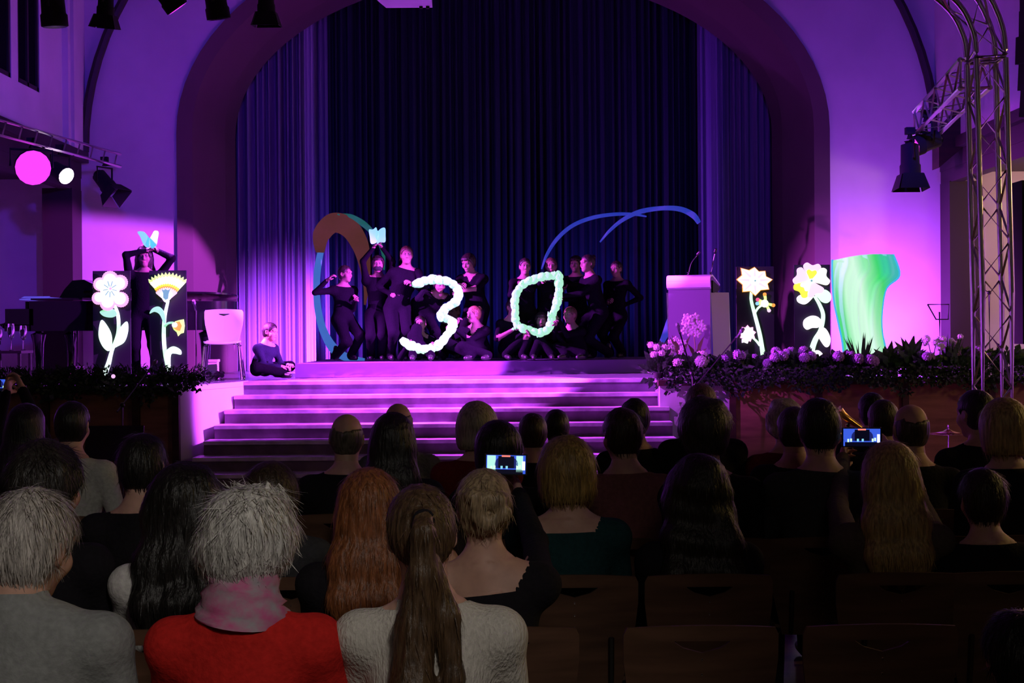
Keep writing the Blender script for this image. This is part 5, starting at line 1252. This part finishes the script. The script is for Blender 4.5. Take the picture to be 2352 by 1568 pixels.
perf('ribbon dancer in black seen dimly with one elbow raised at the left of the dais', 18.85, (793, 629), (788, 733), 35, [(752, 643, -.25), (817, 688, -.2)], [(771, 0), (806, 0)], hyaw=60, style='short', hair=DK, seed=1, ehint=[Vector((-1, 0, -.8)), Vector((0, -.4, -1))])
o, _ = perf('masked performer in black holding a pale blue butterfly overhead', 18.8, (868, 607), (866, 722), 5, [(858, 568, -.08), (877, 568, -.08)], [(852, 0), (878, 0)], style='fringe', hair=DK, seed=2, ehint=[Vector((-1, 0, .3)), Vector((1, 0, .3))])
hx = _['head']; b = MB(); R = _['HR']; b.ell(hx + R @ Vector((0, .055, -.055)) * .93, (.058, .048, .046), R, 14, 8); b.build('face_mask', M_BLACKM, o)
perf('tall pale faced performer in black holding the upper tip of the figure three', 18.7, (934, 586), (912, 706), 14, [(946, 651, -.3), (900, 676, -.05)], [(897, 0), (926, 0)], S=1.0, hyaw=8, style='short', hair=BR, seed=3, ehint=[Vector((-.9, .3, -.5)), Vector((.6, .2, -1))])
perf('performer in black bending forward behind the top of the figure three', 18.95, (1010, 652), (965, 716), 22, [(984, 652, -.5), (1036, 655, -.5)], [(955, 0), (996, 0)], hpitch=-22, style='fringe', hair=DK, seed=4, hdy=-.25)
perf('dark haired performer crouching inside the lower curve of the figure three', 18.6, (965, 745), (968, 800), 0, [(936, 792, -.2), (1004, 797, -.2)], [(948, 0, -.30), (990, 0, -.30)], S=.92, style='short', hair=DK, seed=5, hpitch=6, pdy=.08)
perf('dark haired performer in a short sleeved shirt reaching to the figure three', 18.85, (1076, 604), (1095, 706), -18, [(1056, 655, -.35), (1060, 668, -.38)], [(1079, 0), (1122, 0)], S=.97, hyaw=-30, hpitch=-15, style='fringe', hair=DK, seed=6, sleeves=0, ehint=[Vector((-1, 0, -.6)), Vector((1, -.1, -.6))], vneck=True)
perf('light haired performer kneeling with an arm stretched left to the figure three', 18.5, (1088, 722), (1100, 799), -30, [(1046, 757, -.15), (1048, 744, -.1)], [(1082, 0, -.25), (1122, 0, -.25)], S=.9, hyaw=-58, style='bun', hair=(.25, .13, .07), seed=7, vneck=True, pdy=.08)
perf('performer mostly hidden behind the middle point of the figure three', 19.45, (1043, 716), (1034, 796), -20, [(1028, 742, -.35), (1026, 778, -.4)], [(1022, 0, -.2), (1052, 0, -.2)], S=.9, hyaw=-35, style='short', hair=BR, seed=8)
perf('short haired performer standing behind the upper left of the figure zero', 18.9, (1206, 612), (1204, 716), 8, [(1191, 662, -.4), (1204, 652, -.4)], [(1190, 0), (1224, 0)], style='short', hair=DK, seed=9)
perf('performer standing behind the top right of the figure zero', 19.0, (1266, 611), (1260, 716), 0, [(1246, 642, -.5), (1281, 640, -.5)], [(1248, 0), (1276, 0)], style='short', hair=BR, seed=10)
perf('smiling performer seated on the dais looking through the figure zero', 18.65, (1243, 737), (1243, 799), 0, [(1206, 762, -.2), (1272, 757, -.2)], [(1226, 0, -.35), (1268, 0, -.35)], S=.9, style='fringe', hair=DK, seed=11, pdy=.08)
perf('performer with bare forearms crouching left of the figure zero', 18.55, (1178, 706), (1172, 798), 20, [(1178, 757, -.22), (1211, 768, -.22)], [(1162, 0, -.2), (1200, 0, -.2)], S=.92, hyaw=30, style='short', hair=DK, seed=12, sleeves=0, ehint=[Vector((-.8, -.5, -1)), Vector((0, -.5, -1))], pdy=.1)
perf('performer seated right of the figure zero looking left with an arm reaching to it', 18.6, (1309, 724), (1322, 799), -40, [(1282, 734, -.2), (1275, 748, -.25)], [(1300, 0, -.3), (1342, 0, -.3)], S=.92, hyaw=-38, style='short', hair=BR, seed=13, pdy=.08)
perf('dark haired performer with shadowed face between the zero and the bun haired girl', 19.6, (1322, 607), (1328, 716), -10, [(1290, 662, -.5), (1300, 655, -.5)], [(1316, 0), (1344, 0)], style='fringe', hair=DK, seed=14, hyaw=-20)
perf('performer with a hair bun leaning left with both arms stretched to the figure zero', 18.85, (1349, 605), (1374, 716), -62, [(1292, 680, -.15), (1291, 688, -.05)], [(1362, 0), (1398, 0)], S=.97, hyaw=-60, style='bun', hair=DK, seed=15)
perf('dim performer in black at the right end of the group', 19.3, (1415, 618), (1416, 724), -30, [(1398, 690, -.2), (1436, 700, 0)], [(1402, 0), (1430, 0)], style='short', hair=DK, seed=16, S=.9)
perf('long haired performer in black between the left flower boards holding a turquoise butterfly overhead', 17.05, (331, 590), (328, 722), 12, [(338, 574, -.10), (350, 571, -.02)], [(312, 0), (362, 0)], zf=HS, S=1.0, style='long', hair=DK, seed=17, ehint=[Vector((-.6, -.4, .5)), Vector((1, 0, .2))])
perf('boy in a dark sweater sitting cross legged on the stage floor by the pale curtain', 17.35, (621, 762), (600, 845), 55, [(662, 838, -.05), (648, 842, -.22)], [(648, 0, -.25), (634, 0, -.02)], zf=HS, S=.86, hs=.92, hyaw=66, hpitch=-8, style='short', hair=DK, seed=18, cols=('navy', 'stageblack', 'skin', 'shoe'), khint=[Vector((.5, -1, .05)), Vector((1, .6, .05))], handn=[Vector((0, 0, -1))] * 2)

# ------------------------------------------------------------------ audience: rows of plywood chairs, people seen from behind
ROWD = {0: 3.31, 1: 4.19, 2: 5.07, 3: 5.95, 4: 6.83, 5: 7.71, 6: 8.60}
SEATS = {}
def sit(row, label, short, hx, htop, style, hair, cols, bx=None, S=1.0, hs=1.0, yaw=180, hyaw=None, hpitch=-4, hroll=0, seed=0, h=None, hands=None, chairlabel=None, dy=.0, **kw):
    """hx, htop: photo pixel of the head's middle and crown, bx: of the shoulders' middle"""
    cy = ROWD[row] + .02; Yh = cy + .19 + dy; s_ = F / Yh
    tk = {'fluffy': .150, 'curly': .150, 'big': .150, 'bob': .140, 'long': .138, 'bald': .122, 'updo': .128, 'pony': .126}.get(style, .130)
    head = at(hx, htop + tk * hs * s_, Yh); bxw = at(bx if bx is not None else hx, 1000, Yh).x
    pel = Vector((bxw, cy + .13, .545)); lean_x = (head.x - bxw)
    r = frame(yaw).col[0]
    if hands is None: hands = [Vector((bxw - .10 * S, cy + .48, .60)), Vector((bxw + .10 * S, cy + .46, .60))]
    feet = [Vector((bxw - .11, cy + .52, .012)), Vector((bxw + .11, cy + .50, .012))]
    hv = h or (.009 if row == 0 else .0105 if row < 3 else .016)
    out = human(label, head, pel, yaw, hands, feet, S, hv, .0065 if row < 2 else (.0085 if row < 4 else .011), hyaw=hyaw if hyaw is not None else 180, hpitch=hpitch, hroll=hroll, cols=(*cols, 'skin', 'shoe') if len(cols) == 2 else cols,
                style=style, hair=hair, seed=seed, group='seated audience', strands=kw.pop('strands', {0: 2600, 1: 1800, 2: 1200, 3: 500}.get(row, 0)), hemup=kw.pop('hemup', .012), folds=.008 if row == 0 else .004, hand_h=.008, **kw)
    SEATS.setdefault(row, []).append((bxw, short)); chair('plywood chair under ' + short, bxw, cy, 0, 0)
    return out
GW = (.62, .60, .56); BLK = (.012, .010, .009); DB = (.045, .028, .018); BRN = (.12, .07, .035); GOLD = (.42, .28, .10); ASH = (.40, .34, .26); RED = (.25, .085, .03); GRY = (.25, .24, .22)
# nearest row
def collar(o, q, mt, r0, r1, z0, z1, tilt=.0):
    N = q['N']; b = MB(); ring = []
    for j in range(6):
        t = j / 5; rr = r0 + (r1 - r0) * t + .006 * math.sin(PI * t)
        ring.append([N + Vector((rr * 1.1 * math.cos(2 * PI * i / 32), rr * math.sin(2 * PI * i / 32), z0 + (z1 - z0) * t + tilt * math.sin(2 * PI * i / 32))) for i in range(33)])
    b.grid(ring); b.grid([[p + (p - N) * -.07 for p in r_] for r_ in ring[::-1]]); b.build('collar', mt, o, 'all')
o, q = sit(0, 'white haired man in a grey shirt at the near left corner', 'the white haired man in the near left corner', 74, 1122, 'short', (.50, .46, .42), ('shirt', 'jeans'), bx=105, S=1.14, hs=1.10, hyaw=165, hpitch=-12, hroll=5, seed=31, chestw=1.08, neckl=.138, hemup=.045)
collar(o, q, M_CLOTH['shirt'], .088, .072, -.045, .040, -.012)
o, q = sit(0, 'white haired woman in a red sweater with a pink scarf', 'the woman in the red sweater', 572, 1118, 'fluffy', GW, ('red', 'jeans'), bx=590, S=1.05, hs=1.0, hyaw=172, hpitch=-8, seed=32, neckl=.155, hemup=.02)
N = q['N']; b = MB(); wv = wob(4, 5, (20, 60))
ring = []
for j in range(9):
    z = -.015 + .125 * j / 8; rr = .108 - .036 * (j / 8) + (.002 if j % 2 else -.002); row = []
    for i in range(33):
        a = 2 * PI * i / 32; d = .007 * math.sin(3 * a + j * 2.2); row.append(N + Vector(((rr + d) * 1.08 * math.cos(a), (rr + d) * math.sin(a) + .012 * j / 8, z + .008 * math.sin(2 * a + j))))
    ring.append(row)
b.grid(ring); b.grid([[p + (p - N) * -.05 for p in r_] for r_ in ring[::-1]])
M_SCARF = mat('scarf_print', (.62, .12, .30), .8, noise=.5, nscale=(22, 22, 30), col2=(.42, .36, .40), bump=.3)
c = b.build('scarf', M_SCARF, o, 'all'); c['label'] = 'pink and grey patterned scarf wound round the neck'
o, q = sit(0, 'woman with a long brown ponytail in a cream knitted sweater', 'the woman with the long ponytail', 968, 1117, 'pony', (.085, .048, .024), ('knit', 'jeans'), bx=1018, S=1.02, hs=.96, hyaw=187, hpitch=-3, hroll=-3, seed=33)
collar(o, q, M_CLOTH['knit'], .088, .068, -.045, .018, -.008)
b = MB(); HR = q['HR']; c_ = q['head'] + HR @ Vector((0, -.150, .052)) * .96; P_ = [c_ + HR @ Vector((.020 * math.cos(2 * PI * k / 16), -.004 * math.sin(2 * PI * k / 16), .020 * math.sin(2 * PI * k / 16))) for k in range(17)]
b.tube(P_, .007, 8, False); b.build('hair_tie', M_CLOTH['black'], o)
sit(0, 'dark clothed person with dark hair at the near right corner', 'the dark person in the near right corner', 2335, 1385, 'short', BLK, ('black', 'black'), bx=2380, S=.9, hs=1.0, seed=34)
# second row
sit(1, 'woman with very long dark hair over a pale blouse left of the red sweater', 'the dark long haired woman left of the red sweater', 430, 1058, 'big', BLK, ('white', 'black'), bx=405, S=.98, seed=35)
sit(1, 'woman with long straight copper red hair', 'the copper haired woman', 849, 1070, 'long', RED, ('black', 'black'), bx=835, S=.95, hs=.98, seed=36)
o, q1 = sit(1, 'blonde woman with pinned up hair and a wide black neckline filming with a phone', 'the blonde woman with pinned up hair', 1112, 1066, 'updo', (.36, .26, .15), ('black', 'black'), bx=1150, S=.98, hs=1.06, hpitch=2, seed=37, neckline=.09,
    hands=[at(1112, 1098, 5.13), at(1192, 1135, 5.13)], handn=[Vector((.9, -.2, 0)), Vector((-.9, -.2, 0))])
sit(1, 'dark haired person in profile behind the white haired man', 'the dark haired person behind the white haired man', 112, 1012, 'curly', (.03, .025, .022), ('black', 'black'), bx=95, S=1.0, hyaw=150, seed=38)
# third row
sit(2, 'short haired man in a dark shirt behind the long dark hair at the left', 'the short haired man at the left', 328, 992, 'short', BLK, ('black', 'black'), bx=340, S=1.0, seed=39)
sit(2, 'brown haired person just behind the white haired woman', 'the brown haired person behind the white haired woman', 624, 1062, 'bob', DB, ('dgrey', 'dgrey'), bx=690, S=.95, hs=.9, seed=40)
sit(2, 'woman with a golden blonde bob in a dark teal top', 'the woman with the golden bob', 1300, 994, 'bob', (.30, .19, .06), ('teal', 'black'), bx=1310, S=1.0, hs=1.06, hyaw=186, seed=41, neckline=.045)
sit(2, 'woman with big wavy black hair in the third row', 'the woman with big wavy black hair', 1602, 1038, 'big', (.018, .014, .010), ('black', 'black'), bx=1605, S=1.02, hs=1.06, seed=42)
o, q2 = sit(2, 'woman with very long loose blonde hair holding up a filming phone', 'the long haired blonde woman', 2042, 1008, 'long', GOLD, ('taupe', 'black'), bx=2025, S=1.0, hs=1.04, seed=43, hands=[at(1936, 1052, 6.27), at(2040, 1036, 6.22)], handn=[Vector((.9, -.2, 0)), Vector((-.9, -.2, 0))])
sit(2, 'dark haired person low at the right edge in front of the blonde bob', 'the dark haired person low at the right edge', 2256, 1072, 'short', (.03, .02, .012), ('black', 'black'), bx=2260, S=.95, hs=.96, seed=44)
# fourth row
sit(3, 'woman with long dark hair between the balding man and the silver bob', 'the long dark haired woman beside the balding man', 903, 946, 'long', BLK, ('black', 'black'), bx=920, S=.95, hs=.95, seed=45)
sit(3, 'dark haired person directly above the left filming phone', 'the dark haired person above the left phone', 1145, 966, 'bob', BLK, ('black', 'black'), bx=1150, S=.95, hs=.92, seed=46)
sit(3, 'short haired woman in a wide necked dusky rose top left of the curly haired man', 'the short haired woman in the rose top', 1428, 932, 'short', DB, ('rose', 'black'), bx=1445, S=.98, seed=47, hyaw=195)
sit(3, 'man with thick curly dark hair in front of the bald man', 'the curly haired man in front of the bald man', 1618, 917, 'curly', (.05, .045, .042), ('black', 'black'), bx=1630, S=1.08, hs=1.0, seed=48)
sit(3, 'tall man with thick short dark hair left of the right filming phone', 'the tall man left of the right phone', 1880, 917, 'short', BLK, ('dgrey', 'dgrey'), bx=1860, S=1.08, hs=1.0, seed=49)
sit(3, 'woman with a yellow lit blonde bob at the right edge', 'the blonde bob at the right edge', 2304, 907, 'bob', (.42, .30, .12), ('black', 'black'), bx=2310, S=1.0, hs=1.08, seed=50)
# fifth row
sit(4, 'bald topped man in a dark jacket at the foot of the stairs', 'the bald topped man before the stairs', 797, 952, 'bald', (.12, .10, .08), ('black', 'black'), bx=795, S=1.05, hs=.98, seed=51)
sit(4, 'woman with a silver blonde bob in a dark red top', 'the woman with the silver blonde bob', 1096, 919, 'bob', ASH, ('dred', 'black'), bx=1085, S=.98, seed=52)
sit(5, 'woman with short curly blonde hair in a red top', 'the curly blonde woman in the red top', 1802, 917, 'curly', ASH, ('dred', 'black'), bx=1790, S=.98, hs=.94, seed=53, dy=.0)
sit(4, 'dark haired person half hidden between the curly blonde woman and the tall man', 'the half hidden dark haired person', 1822, 934, 'short', DB, ('black', 'black'), bx=1840, S=.95, hs=.92, seed=54, dy=-.15)
sit(4, 'balding man in a dark coat right of the right filming phone', 'the balding man right of the phone', 2091, 928, 'bald', (.07, .05, .035), ('black', 'black'), bx=2095, S=1.08, hs=1.04, seed=55)
sit(5, 'dark haired man in a suit seen half in profile left of the blonde bob', 'the dark haired man in profile', 2240, 892, 'short', BLK, ('black', 'black'), bx=2225, S=1.1, hs=1.12, hyaw=205, seed=56)
sit(4, 'dark haired person in a cream jacket beside the left podium', 'the person in the cream jacket', 168, 921, 'short', BLK, ('jacket', 'black'), bx=175, S=.98, hs=.96, seed=57, hands=[Vector((at(85, 1100, 7.3).x, 7.35, .62)), Vector((at(245, 1100, 7.2).x, 7.15, .70))])
# sixth and seventh row
sit(5, 'balding man with grey hair in a light grey jacket near the stairs', 'the grey haired man in the light jacket', 915, 926, 'bald', (.14, .12, .10), ('grey', 'black'), bx=945, S=1.0, hs=.96, seed=58)
sit(5, 'dark haired person seated right of the silver bob', 'the dark haired person right of the silver bob', 1224, 946, 'short', DB, ('black', 'black'), bx=1222, S=.95, hs=.96, seed=59)
sit(6, 'dark haired person farthest forward in the middle before the stairs', 'the farthest dark haired person before the stairs', 1278, 941, 'short', BLK, ('black', 'black'), bx=1278, S=.95, hs=.9, seed=60)
sit(5, 'person with short dark hair half hidden behind the rose top', 'the person half hidden behind the rose top', 1458, 913, 'short', BLK, ('black', 'black'), bx=1468, S=.98, hs=.98, seed=61)
sit(5, 'bald man with a shiny brown crown before the lectern', 'the bald man before the lectern', 1610, 881, 'crop', (.16, .09, .06), ('black', 'black'), bx=1615, S=1.08, hs=.98, seed=62)
sit(6, 'dark haired person farthest forward before the right podium', 'the farthest dark haired person before the right podium', 2002, 901, 'short', BLK, ('black', 'black'), bx=2005, S=1.0, hs=.98, seed=63)
sit(5, 'short dark haired man left of the balding man in the coat', 'the short dark haired man before the right podium', 2027, 916, 'short', DB, ('black', 'black'), bx=2035, S=1.0, hs=1.0, seed=64)
sit(5, 'dark figure at the far left raising a lit phone', 'the dark figure raising a phone at the far left', 62, 925, 'long', BLK, ('black', 'black'), bx=55, S=1.0, hs=1.0, seed=65, hands=[at(14, 902, 8.25), at(52, 895, 8.2)], handn=[Vector((.9, -.2, 0)), Vector((-.9, -.2, 0))])

# empty chairs the photo shows
for i, (row, px, lb) in enumerate(((1, 1605, 'empty plywood chair nearest to the camera behind the big wavy black hair'), (1, 2015, 'empty plywood chair nearest to the camera behind the long blonde hair'),
      (3, 1440, 'empty plywood chair whose slot shows right of the teal top'), (3, 2130, 'plywood chair corner right of the long blonde hair'), (3, 1740, 'plywood chair between the big wavy black hair and the tall man'), (2, 2300, 'plywood chair top at the right edge below the low dark head'),
      (2, 900, 'empty plywood chair beyond the copper haired woman'), (3, 720, 'empty plywood chair behind the bald topped man'))):
    Y = ROWD[row]; x = at(px, 1200, Y).x
    if any(abs(x - q[0]) < .40 for q in SEATS.get(row, [])):
        continue
    chair(lb, x, Y + .02)

# ------------------------------------------------------------------ phones held up by the audience
def phone(label, c, px_w, Y, tilt, dim=1.0):
    c = at(*c, Y); wd = m(px_w, Y); ht = wd * .49; o = empty('phone', c, label, 'phone', 'filming phones'); R = Matrix.Rotation(tilt, 3, 'Y')
    b = MB(); b.box(c, (wd, .008, ht), R); b.build('body', M_BLACKP, o)
    def quad(name, x0, z0, x1, z1, lay, mt, lb=None, pts=None):
        y = -.0045 - .0006 * lay; P = pts or [(x0, z0), (x1, z0), (x1, z1), (x0, z1)]
        b = MB(); b.prism([c + R @ Vector((x * wd, y, z * ht)) for x, z in P], R @ Vector((0, -.0004, 0))); q = b.build(name, mt, o, False)
        if lb: q['label'] = lb
    quad('screen', -.46, -.44, .46, .44, 0, glow('screen_blue', (.06, .15, 1.0), .75), 'screen showing the stage in blue')
    arc = [(-.26, -.18), (.28, -.18)] + [(.01 + .27 * math.cos(PI * k / 10), .05 + .36 * math.sin(PI * k / 10)) for k in range(11)]
    quad('screen_arch', 0, 0, 0, 0, 1, glow('screen_arch', (.02, .03, .25), .6), None, arc)
    quad('screen_curtain', -.18, -.18, .19, .40, 2, glow('screen_dark', (.004, .004, .02), .5))
    quad('screen_people', -.42, -.44, .40, -.24, 1, glow('screen_dark', (.004, .004, .02), .5))
    if dim > 1:
        for x0, x1 in ((-.44, -.24), (.24, .40)): quad('screen_bright_wall', x0, -.36, x1, .42, 1, glow('screen_pale', (.45, .85, .75), 1.1))
    for k, (x, z) in enumerate(((-.34, -.16), (-.27, -.14), (.27, -.14), (.33, -.10))): quad('screen_flower', x - .022, z - .08, x + .022, z + .08, 2, G_STEM)
    quad('screen_glow', .38, -.26, .45, .16, 2, G_WHITE)
    for x, z in ((-.10, -.14), (.02, -.14)): quad('screen_numeral', x - .025, z - .07, x + .025, z + .07, 3, G_CYAN)
    quad('record_mark', -.10, .36, .10, .44, 3, glow('screen_red', (1.0, .25, .2), 1.0))
    return o
phone('filming phone held by the long haired blonde woman with a blue lit screen', (1979, 1004), 92, 6.2, .01)
phone('filming phone held up in the middle by the woman with pinned up hair', (1162, 1066), 98, 5.08, .03, 2)
phone('lit phone raised at the far left edge', (-8, 884), 60, 8.3, .0)
